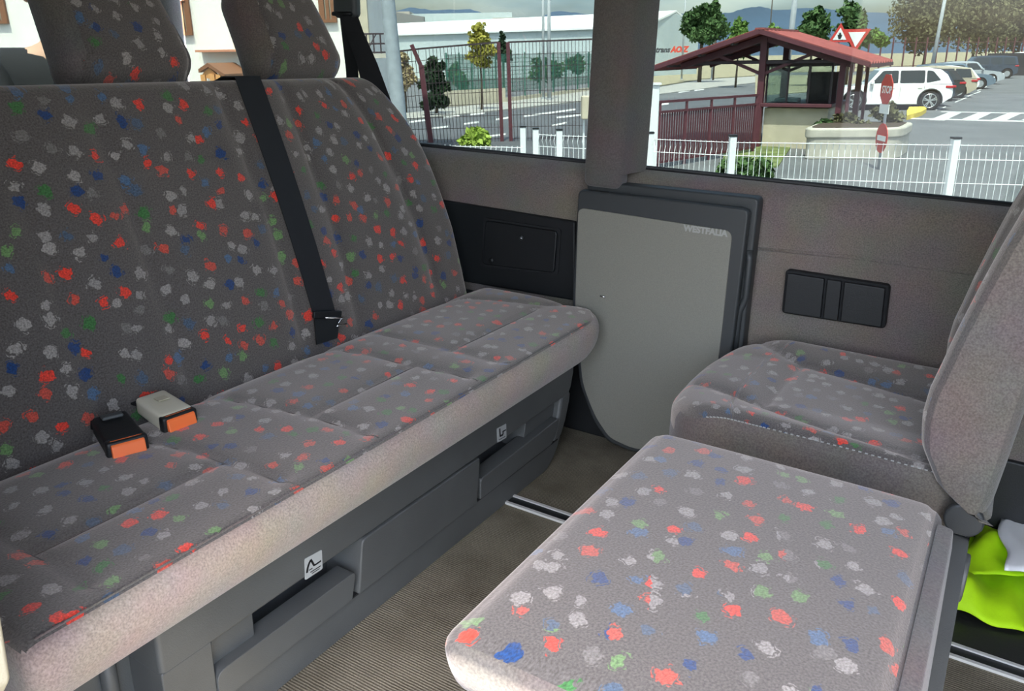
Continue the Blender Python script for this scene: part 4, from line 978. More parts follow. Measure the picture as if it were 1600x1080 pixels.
# ---- white low mesh fence at the edge of the terrace
wfz = 1.47
wfp = [G(x, y, wfz) for x, y in ((1835, 226), (1493, 222), (1145, 218), (1016, 213))]
lft = [G(x, y, wfz) for x, y in ((874, 208), (700, 228), (560, 246))]
fw_ = thing('white_fence', 'white welded mesh fence panels between posts outside the side window', 'fence', (wfp[1][0], wfp[1][1], TZ), out=True, group='white mesh fences')
def fpost(p, par, w_=.06):
    o = MB().box((p[0], p[1], (TZ + wfz) / 2 + .012), (w_, w_, wfz - TZ + .03)).build('post', WHITEM, par, bevel=.004)
    MB().box((p[0], p[1], wfz + .034), (w_ + .008, w_ + .008, .016)).build('cap', BLK, o)
def fpanel(p, q, par, pitch=.05):
    b = MB(); L_ = math.hypot(q[0] - p[0], q[1] - p[1]); n_ = int(L_ / pitch); d_ = (q - p) / L_; nn = np.array([-d_[1], d_[0], 0])
    zt_ = wfz - .015
    for i in range(1, n_):
        c_ = lerp(p, q, i / n_)
        b.tube([(c_[0], c_[1], TZ + .03), (c_[0], c_[1], zt_ - .13), (c_[0] - nn[0] * .025, c_[1] - nn[1] * .025, zt_ - .065), (c_[0], c_[1], zt_)], .0028, 4, caps=False)
    for z in (TZ + .08, TZ + .30, zt_ - .33, zt_ - .13, zt_ - .012):
        for dz in (0, ):
            b.tube([(p[0], p[1], z), (q[0], q[1], z)], .0035, 4)
    b.build('mesh_panel', WHITEM, par)
for p in wfp: fpost(p, fw_)
for a, b in zip(wfp[:-1], wfp[1:]): fpanel(a, b, fw_)
fw2 = thing('white_fence', 'white welded mesh fence beyond the rear side window', 'fence', (lft[0][0], lft[0][1], TZ), out=True, group='white mesh fences')
gp2 = [G(x, y, wfz) for x, y in ((817, 203), (837, 206), (874, 208), (935, 210))]
for p in gp2[:3]: fpost(p, fw2)
fpanel(gp2[2], gp2[3], fw2); fpanel(gp2[1], gp2[2], fw2)
lf2 = [G(640, 222, wfz), G(817, 224, wfz)]
fpanel(G(560, 221, wfz), G(817, 226, wfz), fw2)

# ---- shelter with kiosk
RZB = R_(-32); A0 = D(1190, 47, 20.6)
kz = thing('entrance_shelter', 'burgundy steel gate shelter with red corrugated roof and glazed kiosk', 'shelter', (A0[0], A0[1], 0), out=True, rz=RZB)
ORG[kz.name] = Matrix.Identity(4)                        # built in its own axes: x along the gable, y along the ridge
zr = A0[2]; sl_ = .305; hw_l, hw_r, ln = 2.65, 2.5, 3.1
def roofside(sg, hw):
    b = MB(); n_ = 9; vs = []
    for i in range(n_ * 4 + 1):                           # corrugation runs down the slope
        y = -.15 + (ln + .15) * i / (n_ * 4); dz = .045 * math.cos(i * math.pi / 2)
        vs += [(0, y, zr + dz), (sg * hw, y, zr - sl_ * hw + dz), (0, y, zr + dz - .05), (sg * hw, y, zr - sl_ * hw + dz - .05)]
    fs = []
    for i in range(n_ * 4):
        a = i * 4; fs += [(a, a + 1, a + 5, a + 4), (a + 2, a + 6, a + 7, a + 3), (a + 1, a + 3, a + 7, a + 5), (a, a + 4, a + 6, a + 2)]
    fs += [(0, 2, 3, 1), tuple(n_ * 16 + k_ for k_ in (0, 1, 3, 2))]
    b.add(vs, fs); o = b.build('roof_sheet', ROOFR, kz)
    MB().bar((0, -.17, zr - .03), (sg * hw, -.17, zr - sl_ * hw - .03), .04, .10).build('barge_board', BURG, o)
    MB().bar((sg * hw, -.17, zr - sl_ * hw - .05), (sg * hw, ln, zr - sl_ * hw - .05), .05, .08).build('eave_beam', BURG, o)
    for k_ in range(3):
        x = sg * hw * (.25 + .3 * k_); MB().bar((x, -.1, zr - sl_ * abs(x) - .09), (x, ln, zr - sl_ * abs(x) - .09), .06, .07).build('purlin', ROOFU, o)
roofside(-1, hw_l); roofside(1, hw_r)
MB().bar((0, -.17, zr + .03), (0, ln, zr + .03), .22, .04).build('ridge_cap', ROOFR, kz)
for yy in (.35, 2.5):
    MB().bar((0, yy, 0), (0, yy, zr - .12), .15, .15).build('post', BURG, kz)
    for sg, xx in ((-1, 1.95), (1, 1.85)):
        MB().bar((0, yy, zr - .17), (sg * 2.05, yy, zr - .17 - sl_ * 2.05), .10, .14).build('rafter', BURG, kz)
        MB().bar((0, yy, zr - 1.0), (sg * 1.1, yy, zr - .22 - sl_ * 1.1), .07, .07).build('brace', BURG, kz)
    MB().bar((-1.7, yy, zr - .72), (1.9, yy, zr - .72), .07, .07).build('tie_beam', BURGD, kz)
    MB().bar((1.85, yy, 0), (1.85, yy, zr - .75), .13, .13).build('post', BURG, kz)
    MB().bar((2.05, yy - .1, 0), (2.05, yy - .1, zr - .72), .07, .07).build('post', BURG, kz)
# kiosk: lower wall, counter, glazing, dark locker inside
MB().lohi((.10, .45, 0), (1.6, 2.4, .95)).build('kiosk_wall', CREAMW, kz)
MB().lohi((.05, .25, .98), (1.7, 2.45, 1.06)).build('counter', BURG, kz, bevel=.01)
MB().lohi((.10, .50, 1.90), (1.6, 2.4, 2.02)).build('kiosk_head', BURGD, kz)
for x in (.10, .60, 1.1, 1.6): MB().lohi((x - .02, .44, 1.06), (x + .02, .50, 1.92)).build('glazing_bar', BURGD, kz)
for x in (.10, .60, 1.1): MB().lohi((x + .02, .46, 1.06), (x + .48, .47, 1.90)).build('glass_pane', CLEARG, kz)
MB().lohi((.09, .5, 1.06), (.10, 2.4, 1.9)).build('glass_pane', CLEARG, kz)
MB().lohi((.85, 1.4, 1.06), (1.55, 1.9, 1.75)).build('locker', mat('dark_locker', (.05, .02, .025), rough=.6), kz)
MB().lohi((.2, .9, 1.06), (.75, 1.3, 1.16)).build('desk_box', GALV, kz, bevel=.02)
# fence of burgundy slats running from the shelter towards the van
sf = thing('slat_fence', 'burgundy fence of close upright slats with a handrail left of the shelter', 'fence', G(1100, 245), out=True)
q0, q1 = G(1022, 264), G(1178, 238)
hz0, hz1 = 1.12, 1.10
for z0, z1_ in ((hz0, hz1), (.12, .12)): MB().bar((q0[0], q0[1], z0), (q1[0], q1[1], z1_), .05, .05).build('rail', BURG, sf)
MB().bar((q0[0], q0[1], 1.32), (q1[0], q1[1], 1.30), .06, .05).build('handrail', BURG, sf)
for i in range(5):
    p = lerp(q0, q1, i / 4.2 + .03); MB().bar((p[0], p[1], 0), (p[0], p[1], 1.32), .05).build('post', BURG, sf)
sm = MB(); n_ = 46
for i in range(n_):
    p = lerp(q0, q1, (i + .5) / n_); sm.bar((p[0], p[1], .12), (p[0], p[1], 1.1), .012, .048, up=tuple((q1 - q0) / np.linalg.norm(q1 - q0)))
sm.build('slats', BURG, sf)['kind'] = 'stuff'

# ---- planter with shrubs, traffic signs
pl0 = G(1262, 250); 
pt_ = thing('planter', 'curved cream concrete planter beside the gate shelter', 'planter', pl0, out=True)
pa, pb, pc_, pd = G(1254, 249), G(1402, 249), G(1420, 236), G(1276, 236)
pol = round_poly([(p[0], p[1]) for p in (pa, pb, pc_, pd)], [.3, .5, .4, .3], 7)
MB().prism(pol, 'z', 0, .50).build('bowl', CONC, pt_, bevel=.02)
cx_, cy_ = np.mean([p[0] for p in pol]), np.mean([p[1] for p in pol])
MB().prism([(cx_ + (x - cx_) * 1.04, cy_ + (y - cy_) * 1.04) for x, y in pol], 'z', .44, .66).build('rim', CONC, pt_, bevel=.05, bseg=3)
MB().prism([(cx_ + (x - cx_) * .92, cy_ + (y - cy_) * .92) for x, y in pol], 'z', .65, .672).build('soil', mat('soil', (.07, .05, .035), rough=1), pt_)
dpl = cy_
for i, (px, y0, y1, w_, c_, n__) in enumerate(((1330, 178, 206, 80, OLIVE, 900), (1385, 162, 196, 60, OLIVE, 900), (1290, 188, 206, 46, MIDG, 500))):
    tree(px, y0, y1, w_, dpl + .6, 0, c_, ('dry olive shrub in the middle of the planter', 'taller dry shrub behind the stop sign in the planter', 'low green shrub at the shelter end of the planter')[i], n=n__, size=.05, seed=50 + i, trunk=False, name='shrub', cat='shrub', blobs=4, ground=.67)
def ngon(c, r, n, a0=0.): return [(c[0] + r * math.cos(a0 + 2 * math.pi * i / n), c[1] + r * math.sin(a0 + 2 * math.pi * i / n)) for i in range(n)]
sd0 = D(1386, 140, 16.5)
sg = thing('stop_sign', 'red octagonal stop sign turned nearly edge-on above a small white plate', 'road sign', (sd0[0], 16.5, 0), out=True, rz=R_(-92))
ORG[sg.name] = Matrix.Identity(4)
MB().cyl((0, 0.03, 0), (0, .03, sd0[2] + .28), .025, 10).build('pole', GALV, sg, smooth=True)
z_ = sd0[2]
fce = MB().prism(ngon((0, z_), .30, 8, math.pi / 8), 'y', -.012, 0).build('sign_face', REDP, sg)
MB().prism(ngon((0, z_), .27, 8, math.pi / 8), 'y', -.0135, -.012).build('sign_field', REDP, fce)
tt = MB(); wd = text_into(tt, 'STOP', .19, (-.2, -.0145, z_ - .065), (1, 0, 0), (0, 0, 1), bold=.004, depth=.001); tt.build('lettering', WHITEP, fce)
zp = D(1382, 170, 16.5)[2]
MB().lohi((-.22, -.012, zp - .09), (.22, 0, zp + .09)).build('plate', WHITEP, sg)
zn = D(1392, 215, 16.5)[2]
ne = MB().prism(ngon((.1, zn), .28, 20), 'y', -.03, -.018).build('no_entry_disc', REDP, sg); MB().lohi((-.1, -.034, zn - .05), (.3, -.03, zn + .05)).build('white_bar', WHITEP, ne)
def trisign(px, py, r, d_, up, label, mark):
    c = D(px, py, d_); t = thing('warning_sign', label, 'road sign', (c[0], d_, 0), out=True, rz=R_(-12)); ORG[t.name] = Matrix.Identity(4)
    MB().cyl((0, .05, 0), (0, .05, c[2] + r * .4), .035, 8).build('pole', GALV, t, smooth=True)
    a0 = math.pi / 2 if up else -math.pi / 2
    f_ = MB().prism(ngon((0, c[2]), r, 3, a0), 'y', -.02, 0).build('sign_face', REDP, t); MB().prism(ngon((0, c[2]), r * .62, 3, a0), 'y', -.03, -.02).build('white_field', WHITEP, f_)
    if mark:
        g = MB(); g.prism(ngon((0, c[2] + r * .16), r * .09, 10), 'y', -.035, -.03); g.prism([(-.03, c[2] - r * .25), (.03, c[2] - r * .25), (.07, c[2] + r * .08), (-.07, c[2] + r * .08)], 'y', -.035, -.03)
        g.build('pictogram', BLACKINK, f_)
trisign(1312, 56, .36, 26, True, 'triangular red-rimmed warning sign with black figure behind the shelter roof', True)
trisign(1338, 58, .46, 26.6, False, 'inverted triangular give way sign behind the shelter roof', False)

# ---- poles
def pole(px, y0, y1, d_, w_, m_, label, lean=0., name='lamp_post'):
    b = D(px, y1, d_); t = thing(name, label, 'lamp post', (b[0], d_, 0), out=True)
    top = D(px, y0, d_); zt_ = top[2] + 2.5
    tb_ = MB(); tb_.tube([(b[0], d_, 0), (b[0] + lean * zt_, d_, zt_)], [w_ / 2, w_ / 2 * .8], 10); tb_.build('shaft', m_, t, smooth=True)
    MB().cyl((b[0], d_, 0), (b[0], d_, .15), w_ * .8, 12).build('foot', m_, t)
    MB().tube([(b[0] + lean * zt_, d_, zt_ - .02), (b[0] + lean * zt_, d_, zt_ + .2), (b[0] + lean * zt_ + .6, d_, zt_ + .35)], w_ * .3, 8).build('lamp_arm', m_, t, smooth=True)
pole(849, 0, 148, 47, .16, GALV, 'left of the slim twin lamp posts beside the road')
pole(858, 0, 148, 46, .20, GALV, 'right and thicker of the twin lamp posts beside the road')
pole(1067, 0, 80, 80, .18, GALV, 'thin distant lamp post in front of the white warehouse')
pole(1115, 0, 78, 78, .22, GALV, 'thin distant lamp post in front of the dark pine')
pole(1229, 0, 88, 30, .22, GALV, 'thick grey lamp post rising behind the shelter roof', lean=.03)
pole(1456, 0, 95, 55, .24, GALV, 'pale lamp post leaning beside the parked cars', lean=.05)
pole(1202, 0, 60, 90, .14, mat('dark_pole', (.08, .07, .06), rough=.9), 'thin dark wooden pole behind the light green tree', name='utility_pole')
tb_ = thing('street_column', 'broad grey-blue street column next to the white house', 'column', (D(612, 200, 11)[0], 11, 0), out=True)
a, b = D(629, 240, 11), D(603, -30, 11); MB().tube([(a[0] + .02, 11, 0), a, b, b + (b - a) * .4], [.11, .10, .085, .08], 12).build('shaft', POLEG, tb_, smooth=True)

# ---- white house seen through the rear
dh = 17
hs = thing('white_house', 'sunlit white plastered house with brown shuttered windows behind the van', 'house', (D(300, 100, dh)[0], dh, 0), out=True)
xl, xr = D(-330, 60, dh)[0], D(578, 60, dh)[0]
MB().lohi((xl, dh, 0), (xr, dh + 2.2, 9)).build('facade', PLASTER, hs)
MB().lohi((xl - .4, dh - .5, 9), (xr + .4, dh + 2.7, 9.3)).build('eaves', TERRA, hs)
def hwin(px0, px1, y0, y1, shut):
    a, b = D(px0, y0, dh), D(px1, y1, dh); f_ = MB(); z0, z1 = b[2], a[2]; x0, x1 = a[0], b[0]
    for q in (((x0 - .06, dh - .06, z0), (x0 + .04, dh + .02, z1)), ((x1 - .04, dh - .06, z0), (x1 + .06, dh + .02, z1)), ((x0 - .06, dh - .08, z0 - .06), (x1 + .06, dh + .02, z0)), ((x0 - .06, dh - .06, z1), (x1 + .06, dh + .02, z1 + .05))): f_.lohi(*q)
    o = f_.build('window_frame', WOODB, hs); MB().lohi((x0, dh - .02, z0), (x1, dh - .01, z1)).build('pane', mat('house_glass', (.30, .26, .20), rough=.1), o)
    MB().lohi(((x0 + x1) / 2 - .03, dh - .05, z0), ((x0 + x1) / 2 + .03, dh, z1)).build('mullion', WOODB, o)
    if shut: MB().lohi((x0, dh - .08, z1 - (z1 - z0) * .25), (x1, dh - .03, z1)).build('roller_shutter', TERRA, o)
hwin(271, 297, -14, 50, True); hwin(-24, 9, -30, 32, True); hwin(-230, -190, -20, 40, True); hwin(500, 522, -30, 30, True)
a, b = D(306, 80, dh - .3), D(378, 80, dh - .3); MB().lohi((a[0], dh - .35, a[2] - .02), (b[0], dh, a[2] + .02)).build('ledge', TERRA, hs)
a, b = D(385, 92, dh - .1), D(391, 170, dh - .1); MB().cyl((a[0], dh - .1, b[2]), (a[0], dh - .1, a[2]), .04, 8).build('drain_pipe', WOODB, hs)
# balcony on the right corner
a, b = D(560, 55, dh), D(598, 84, dh); bl_ = MB()
MB().lohi((a[0], dh - .7, b[2] - .08), (b[0] + .2, dh, b[2])).build('balcony_slab', CONC, hs)
for z in (b[2] + .02, (a[2] + b[2]) / 2, a[2]): bl_.bar((a[0], dh - .68, z), (b[0] + .2, dh - .68, z), .03)
for i in range(6):
    x = a[0] + (b[0] + .2 - a[0]) * i / 5; bl_.bar((x, dh - .68, b[2]), (x, dh - .68, a[2]), .025)
bl_.bar((a[0], dh - .68, b[2]), ((a[0] + b[0]) / 2, dh - .68, a[2]), .02); bl_.bar(((a[0] + b[0]) / 2, dh - .68, b[2]), (b[0], dh - .68, a[2]), .02)
bl_.build('balcony_rail', BURGD, hs)
MB().lohi((xr - .25, dh - .12, 0), (xr, dh, 9)).build('corner_strip', CREAMW, hs)
# wooden porch in front of the house
dp = dh - 1.6; a = D(330, 98, dp)
pr = thing('wooden_porch', 'small orange timber porch roof at the foot of the white house', 'porch', (a[0], dp, 0), out=True)
e0, e1 = D(311, 108, dp), D(352, 116, dp)
MB().prism([(e0[0], e0[2]), (a[0] - .05, a[2]), (e1[0], e1[2]), (e1[0], e1[2] - .06), (a[0] - .05, a[2] - .07), (e0[0], e0[2] - .06)], 'y', dp - .05, dp + 1.5).build('roof', WOODB, pr)
MB().prism([(e0[0] + .05, e0[2] - .08), (a[0] - .05, a[2] - .08), (e1[0] - .1, e1[2] - .06), (e1[0] - .1, e1[2] - .12), (e0[0] + .05, e0[2] - .14)], 'y', dp, dp + .1).build('gable', WOODO, pr)
for x in (e0[0] + .06, (e0[0] + e1[0]) / 2, e1[0] - .12): MB().bar((x, dp, 0), (x, dp, e1[2]), .08).build('post', WOODO, pr)

# ---- cars
def car(loc, rz, kind, paint, label, n_=0, group='cars in the car park'):
    L_, W_, H_ = {'suv': (4.45, 1.85, 1.62), 'estate': (4.5, 1.78, 1.5), 'hatch': (4.1, 1.76, 1.47), 'van': (4.75, 1.88, 1.9), 'mpv': (4.75, 1.9, 1.75)}[kind]
    root = thing('car', label, 'car', loc, out=True, rz=rz, group=group); ORG[root.name] = Matrix.Identity(4)
    h = L_ / 2; gc = .22 if kind == 'suv' else .17; bl_ = H_ * .60
    wr_ = .36 if kind in ('suv', 'van', 'mpv') else .31; ax_ = (h - .86, -h + .82)
    # side outline of the lower body (x forward)
    if kind in ('van',): low = [(-h, gc + .15), (-h, bl_ + .05), (h - 1.05, bl_ + .04), (h - .10, bl_ - .22), (h, bl_ - .5), (h, gc + .1)]
    else: low = [(-h + .03, gc + .2), (-h, gc + .42), (-h + .06, bl_ + .02), (h - 1.35, bl_ + .03), (h - .35, bl_ - .10), (h - .06, bl_ - .30), (h, gc + .35), (h - .04, gc + .12)]
    low = round_poly(low, .08, 3)
    arch = []
    for cx in ax_: arch += [(cx + (wr_ + .07) * math.cos(t), gc + .02 + 0 * t) for t in ()]
    def undercut():
        pts = []
        for cx in sorted(ax_):
            pts += [(cx - (wr_ + .06), gc)] + [(cx - (wr_ + .06) * math.cos(t), wr_ + (wr_ + .06) * math.sin(t)) for t in np.linspace(.15, math.pi - .15, 9)] + [(cx + (wr_ + .06), gc)]
        return pts
    i0 = min(range(len(low)), key=lambda i: low[i][0] * 1 + low[i][1] * 3)
    top = [p for p in low if p[1] > gc + .13 or True]
    rear = sorted([p for p in low if p[0] < 0], key=lambda p: p[1]); front = sorted([p for p in low if p[0] >= 0], key=lambda p: -p[1])
    outline = rear + front + list(reversed(undercut()))
    b = MB(); b.prism(outline, 'y', -W_ / 2, W_ / 2); 
    b.v = [(x, y * (1 - .07 * max(0, (z - .75))) * (1 - .10 * max(0, (abs(x) - h + .5) / .5) ** 2), z) for x, y, z in b.v]
    bo = b.build('body', paint, root, bevel=.035, bseg=2)
    # cabin: painted shell with separate dark panes
    gh = {'suv': [(-h + .07, bl_), (-h + .26, H_ - .30), (-h + .50, H_ - .11), (-h + 1.0, H_ - .02), (.0, H_), (.48, H_ - .08), (h - 1.28, bl_ + .02)],
          'estate': [(-h + .07, bl_), (-h + .38, H_ - .10), (-.9, H_), (.15, H_ - .01), (.5, H_ - .07), (h - 1.32, bl_ + .02)],
          'hatch': [(-h + .10, bl_), (-h + .48, H_ - .14), (-.7, H_ - .01), (.1, H_), (.42, H_ - .07), (h - 1.22, bl_ + .02)],
          'van': [(-h + .03, bl_), (-h + .10, H_ - .06), (-1.5, H_), (.7, H_), (.98, H_ - .08), (h - .95, bl_ + .02)],
          'mpv': [(-h + .05, bl_), (-h + .20, H_ - .09), (-1.2, H_), (.5, H_), (.85, H_ - .07), (h - 1.05, bl_ + .02)]}[kind]
    def yw(z): return W_ * (.475 - .105 * (z - bl_) / (H_ - bl_))
    def taper(b_, e=0.):
        b_.v = [(x, math.copysign(yw(z) + e, y), z) for x, y, z in b_.v]; return b_
    taper(MB().prism(gh, 'y', -1, 1)).build('cabin', paint, root, bevel=.03, bseg=3)
    def topz(x): return float(np.interp(x, [p[0] for p in gh], [p[1] for p in gh]))
    zb_, zt_ = bl_ + .05, H_ - .13
    xr0 = gh[0][0] + (.42 if kind == 'suv' else .30 if kind == 'hatch' else .22); xf0 = gh[-1][0] - .16; xf1 = gh[-2][0] - .10
    xr1 = xr0 + (.30 if kind in ('suv', 'hatch') else .10)
    cuts = [xr0, -1.18, -.22, xf0] if kind != 'van' else [xr0, -1.2, .45, xf0]
    gap = .035
    for sgn in (-1, 1):
        for i in range(3):
            a0, a1 = cuts[i] + (gap if i else 0), cuts[i + 1] - (gap if i < 2 else 0)
            q = [(a0, zb_ + (.10 if kind == 'suv' and i == 0 else 0)), (a1, zb_), ((xf1 if i == 2 else a1), zt_), ((xr1 if i == 0 else a0), zt_ - (.03 if i == 0 else 0))]
            if q[3][0] > q[2][0]: q[3] = (q[2][0] - .02, q[3][1])
            pnl = MB().prism(round_poly(q, .05, 3), 'y', 0, 1)
            pnl.v = [(x, sgn * (yw(z) + (.006 if y > .5 else -.03)), z) for x, y, z in pnl.v]; pnl.build('side_window', DGL, root)
    def screen(p, q, nm, e):
        n2 = np.array([-(q[1] - p[1]), q[0] - p[0]]); n2 /= np.linalg.norm(n2); n2 *= e
        p_, q_ = np.array(p) * .9 + np.array(q) * .1, np.array(q) * .92 + np.array(p) * .08
        vs = []
        for k_ in (1, -2):
            for (c_, s_) in ((p_, -1), (p_, 1), (q_, 1), (q_, -1)): vs.append((c_[0] + n2[0] * k_, s_ * (yw(c_[1]) - .10), c_[1] + n2[1] * k_))
        MB().add(vs, [(0, 1, 2, 3), (7, 6, 5, 4), (0, 4, 5, 1), (1, 5, 6, 2), (2, 6, 7, 3), (3, 7, 4, 0)]).build(nm, DGL, root)
    screen(gh[-1], gh[-2], 'windscreen', -.010); screen(gh[0], gh[1] if kind != 'suv' else gh[2], 'rear_screen', .014)
    # wheels
    for cx in ax_:
        for sgn in (-1, 1):
            yo = sgn * (W_ / 2 - .10)
            wh = MB().cyl((cx, yo - .105, wr_), (cx, yo + .105, wr_), wr_, 24).build('wheel', TYRE, root, bevel=.02)
            yf = yo + sgn * .106; rm = MB()
            if kind == 'suv':
                rm.cyl((cx, yf - sgn * .004, wr_), (cx, yf + sgn * .004, wr_), .07, 12)
                for k_ in range(5):
                    for da in (-.16, .16):
                        an = 2 * math.pi * k_ / 5 + da + .3; rm.bar((cx, yf, wr_), (cx + .25 * math.cos(an), yf, wr_ + .25 * math.sin(an)), .035, .012, up=(0, 1, 0))
                rm.tube([(cx + .255 * math.cos(t), yf, wr_ + .255 * math.sin(t)) for t in np.linspace(0, 2 * math.pi, 25)], .012, 6)
            else:
                rm.cyl((cx, yf - sgn * .005, wr_), (cx, yf + sgn * .006, wr_), wr_ * .62, 18)
            rm.build('rim', RIM, wh)
    ar = MB()
    for cx in ax_:
        ar.cyl((cx, -W_ / 2 + .04, wr_), (cx, W_ / 2 - .04, wr_), wr_ + .05, 20)
    ar.build('wheel_wells', BLKM, root)
    if kind == 'suv':
        cl = MB()
        for cx in ax_:
            for sgn in (-1, 1): cl.tube([(cx + (wr_ + .075) * math.cos(t), sgn * (W_ / 2 - .005), wr_ + (wr_ + .075) * math.sin(t)) for t in np.linspace(-.25, math.pi + .25, 14)], .035, 6)
        cl.lohi((-h + .9, -W_ / 2 + .02, gc - .02), (h - .95, W_ / 2 - .02, gc + .08)); cl.lohi((-h - .02, -W_ / 2 + .15, gc + .1), (-h + .3, W_ / 2 - .15, gc + .3)); cl.build('black_cladding', BLK, root)
    for sgn in (-1, 1):
        t_ = MB(); t_.box((-h + .16, sgn * (W_ / 2 - .17), bl_ - .10), (.30, .30, .10)); t_.build('tail_lamp', REDL, root, bevel=.03)
        t_ = MB(); t_.box((h - .28, sgn * (W_ / 2 - .26), bl_ - .26), (.40, .30, .13)); t_.build('headlamp', CLRL, root, bevel=.03)
        mr = MB(); mr.box((h - 1.45, sgn * (W_ / 2 + .06), bl_ + .08), (.14, .18, .12)); mr.build('mirror', paint, root, bevel=.03)
        dl = MB()
        for xx in (.75, -.28, -1.15): dl.box((xx, sgn * (W_ / 2 - .003), (gc + bl_) / 2 + .06), (.008, .012, bl_ - gc - .25))
        dl.build('door_gaps', BLKM, root)
        for xx in (.0, -1.0): MB().box((xx, sgn * (W_ / 2 + .004), bl_ - .12), (.18, .03, .03)).build('door_handle', paint, root)
    MB().box((-h + .02, 0, bl_ - .22), (.06, .5, .12)).build('number_plate', WHITEP, root)
    return root
def paint(nm, c, r=.25): return mat(nm, c, rough=r, coat=.6)
PW = paint('white_paint', (.82, .83, .84)); PD = paint('dark_blue_paint', (.02, .035, .06)); PS = paint('silver_paint', (.36, .39, .42)); PB = paint('blue_grey_paint', (.10, .15, .20)); PK = paint('black_paint', (.015, .016, .018)); PR = paint('red_paint', (.35, .03, .03)); PBG = paint('beige_paint', (.42, .37, .28))
v0 = G(1440, 174.5); row = G(1545, 132) - v0; row /= np.linalg.norm(row)
ra = math.atan2(row[1], row[0])
side = np.array([row[1], -row[0], 0])                     # towards the aisle
ang = R_(166)
def cat(t, off, kind, pt, label, flip=False, da=0.):
    c_ = v0 + row * t + side * off; return car((c_[0], c_[1], 0), ang + (math.pi if flip else 0) + da, kind, pt, label)
hx = np.array([math.cos(ang), math.sin(ang), 0])
def park(px, py, kind, pt, label, tail=True, da=0.):
    """tail (or nose) corner on the ground at a pixel, body reaching back along the bay"""
    p = G(px, py); c_ = p + hx * 2.25
    return car((c_[0], c_[1], 0), ang + (0 if tail else math.pi) + da, kind, pt, label)
park(1478, 170, 'suv', PW, 'white sport utility car parked nearest beside the shelter')
park(1482, 165, 'estate', PD, 'dark estate car parked directly behind the white sport utility car', tail=True)
park(1506, 156, 'hatch', PK, 'black hatchback with red lamps, third in the parked row')
park(1517, 152, 'estate', PBG, 'beige estate car, fourth in the parked row')
park(1528, 147, 'hatch', PW, 'white hatchback half hidden in the middle of the parked row')
park(1548, 138.5, 'estate', PB, 'blue-grey car parked nose out in the middle of the row', tail=False)
park(1563, 131, 'estate', PS, 'silver car parked nose out before the dark people carrier', tail=False)
park(1581, 122, 'mpv', PD, 'dark blue people carrier towering over its neighbours in the row')
park(1603, 112, 'hatch', PS, 'silver hatchback parked nose out beside the white van', tail=False)
park(1632, 108, 'van', PW, 'white van at the far end of the parked row')
# far picket fence behind the car park
pf = thing('picket_fence', 'rusty upright picket fence behind the parked cars', 'fence', D(1450, 95, 92), out=True)
a, b = D(1335, 98, 100), D(1680, 92, 132); a[2] = b[2] = 0
for i in range(24):
    p = lerp(a, b, i / 23); MB().bar((p[0], p[1], 0), (p[0], p[1], 3.8), .14).build('picket', BURG, pf)
MB().bar((a[0], a[1], 3.2), (b[0], b[1], 3.2), .06).build('rail', BURG, pf); MB().bar((a[0], a[1], .5), (b[0], b[1], .5), .06).build('rail', BURG, pf)
fn = MB(); fn.prism([(D(1452, 80, 88)[0], .0), (D(1560, 80, 92)[0], .0), (D(1560, 80, 92)[0], 1.9), (D(1452, 80, 88)[0], 1.9)], 'y', 77, 77.2); props(fn.build('dark_screen', mat('dark_netting', (.03, .03, .035), rough=.9), out=True), 'dark netting screen in front of the far picket fence', 'screen')
# small white barrier post left of the slat fence, cream box by the pillar
bp_ = D(1018, 150, 14.5); wb = thing('gate_post', 'white square gate post at the left edge of the front side window', 'post', (bp_[0], 14.5, 0), out=True)
MB().lohi((bp_[0] - .12, 14.4, 0), (bp_[0] + .12, 14.6, D(1018, 132, 14.5)[2])).build('shaft', WHITEM, wb, bevel=.02); MB().box((bp_[0], 14.5, D(1018, 132, 14.5)[2] + .01), (.28, .26, .03)).build('cap', WHITEM, wb)
cq = D(917, 168, 16); cbx = thing('utility_box', 'cream utility box on a thin stand just left of the window pillar', 'box', (cq[0], 16, 0), out=True)
MB().lohi((cq[0] - .1, 15.9, D(917, 186, 16)[2]), (cq[0] + .35, 16.2, D(917, 150, 16)[2])).build('box', CREAMW, cbx, bevel=.02)
for x in (-.05, .25): MB().cyl((cq[0] + x, 16.05, 0), (cq[0] + x, 16.05, D(917, 186, 16)[2] + .02), .02, 8).build('stand', WHITEM, cbx)

# ---- person behind the tailgate
pc0 = pX(104, 84, -3.05); OI = np.array(OUT.inverted())
po = (OI @ np.array([*pc0, 1]))[:3]
pe = thing('person', 'person in a dark grey t-shirt standing behind the van', 'person', (po[0], po[1], TZ), out=True, rz=R_(209))
ORG[pe.name] = Matrix.Identity(4)
SKIN = mat('skin', (.62, .36, .25), rough=.6); SHIRT = mat('dark_tshirt', (.014, .015, .019), rough=.9, noise=.2, nscale=12, bump=.3, bscale=40); JEANS = mat('jeans', (.05, .07, .12), rough=.9); HAIR = mat('dark_hair', (.03, .02, .015), rough=.7)
hS = float(po[2] - TZ) / 1.50                                    # shoulder height as seen
def skin(name, verts, edges, rad, m_, parent, sub=2):
    me = bpy.data.meshes.new(name); me.from_pydata([tuple(c * hS for c in v) for v in verts], edges, []); me.materials.append(m_)
    o = bpy.data.objects.new(name, me); COL.objects.link(o); o.parent = parent
    sk_ = o.modifiers.new('skin', 'SKIN'); sk_.use_smooth_shade = True; md = o.modifiers.new('sub', 'SUBSURF'); md.levels = sub; md.render_levels = sub
    for i, d_ in enumerate(me.skin_vertices[0].data):
        r = rad[i] if hasattr(rad[i], '__len__') else (rad[i], rad[i]); d_.radius = (r[0] * hS, r[1] * hS); d_.use_root = (i == 0)
    return o
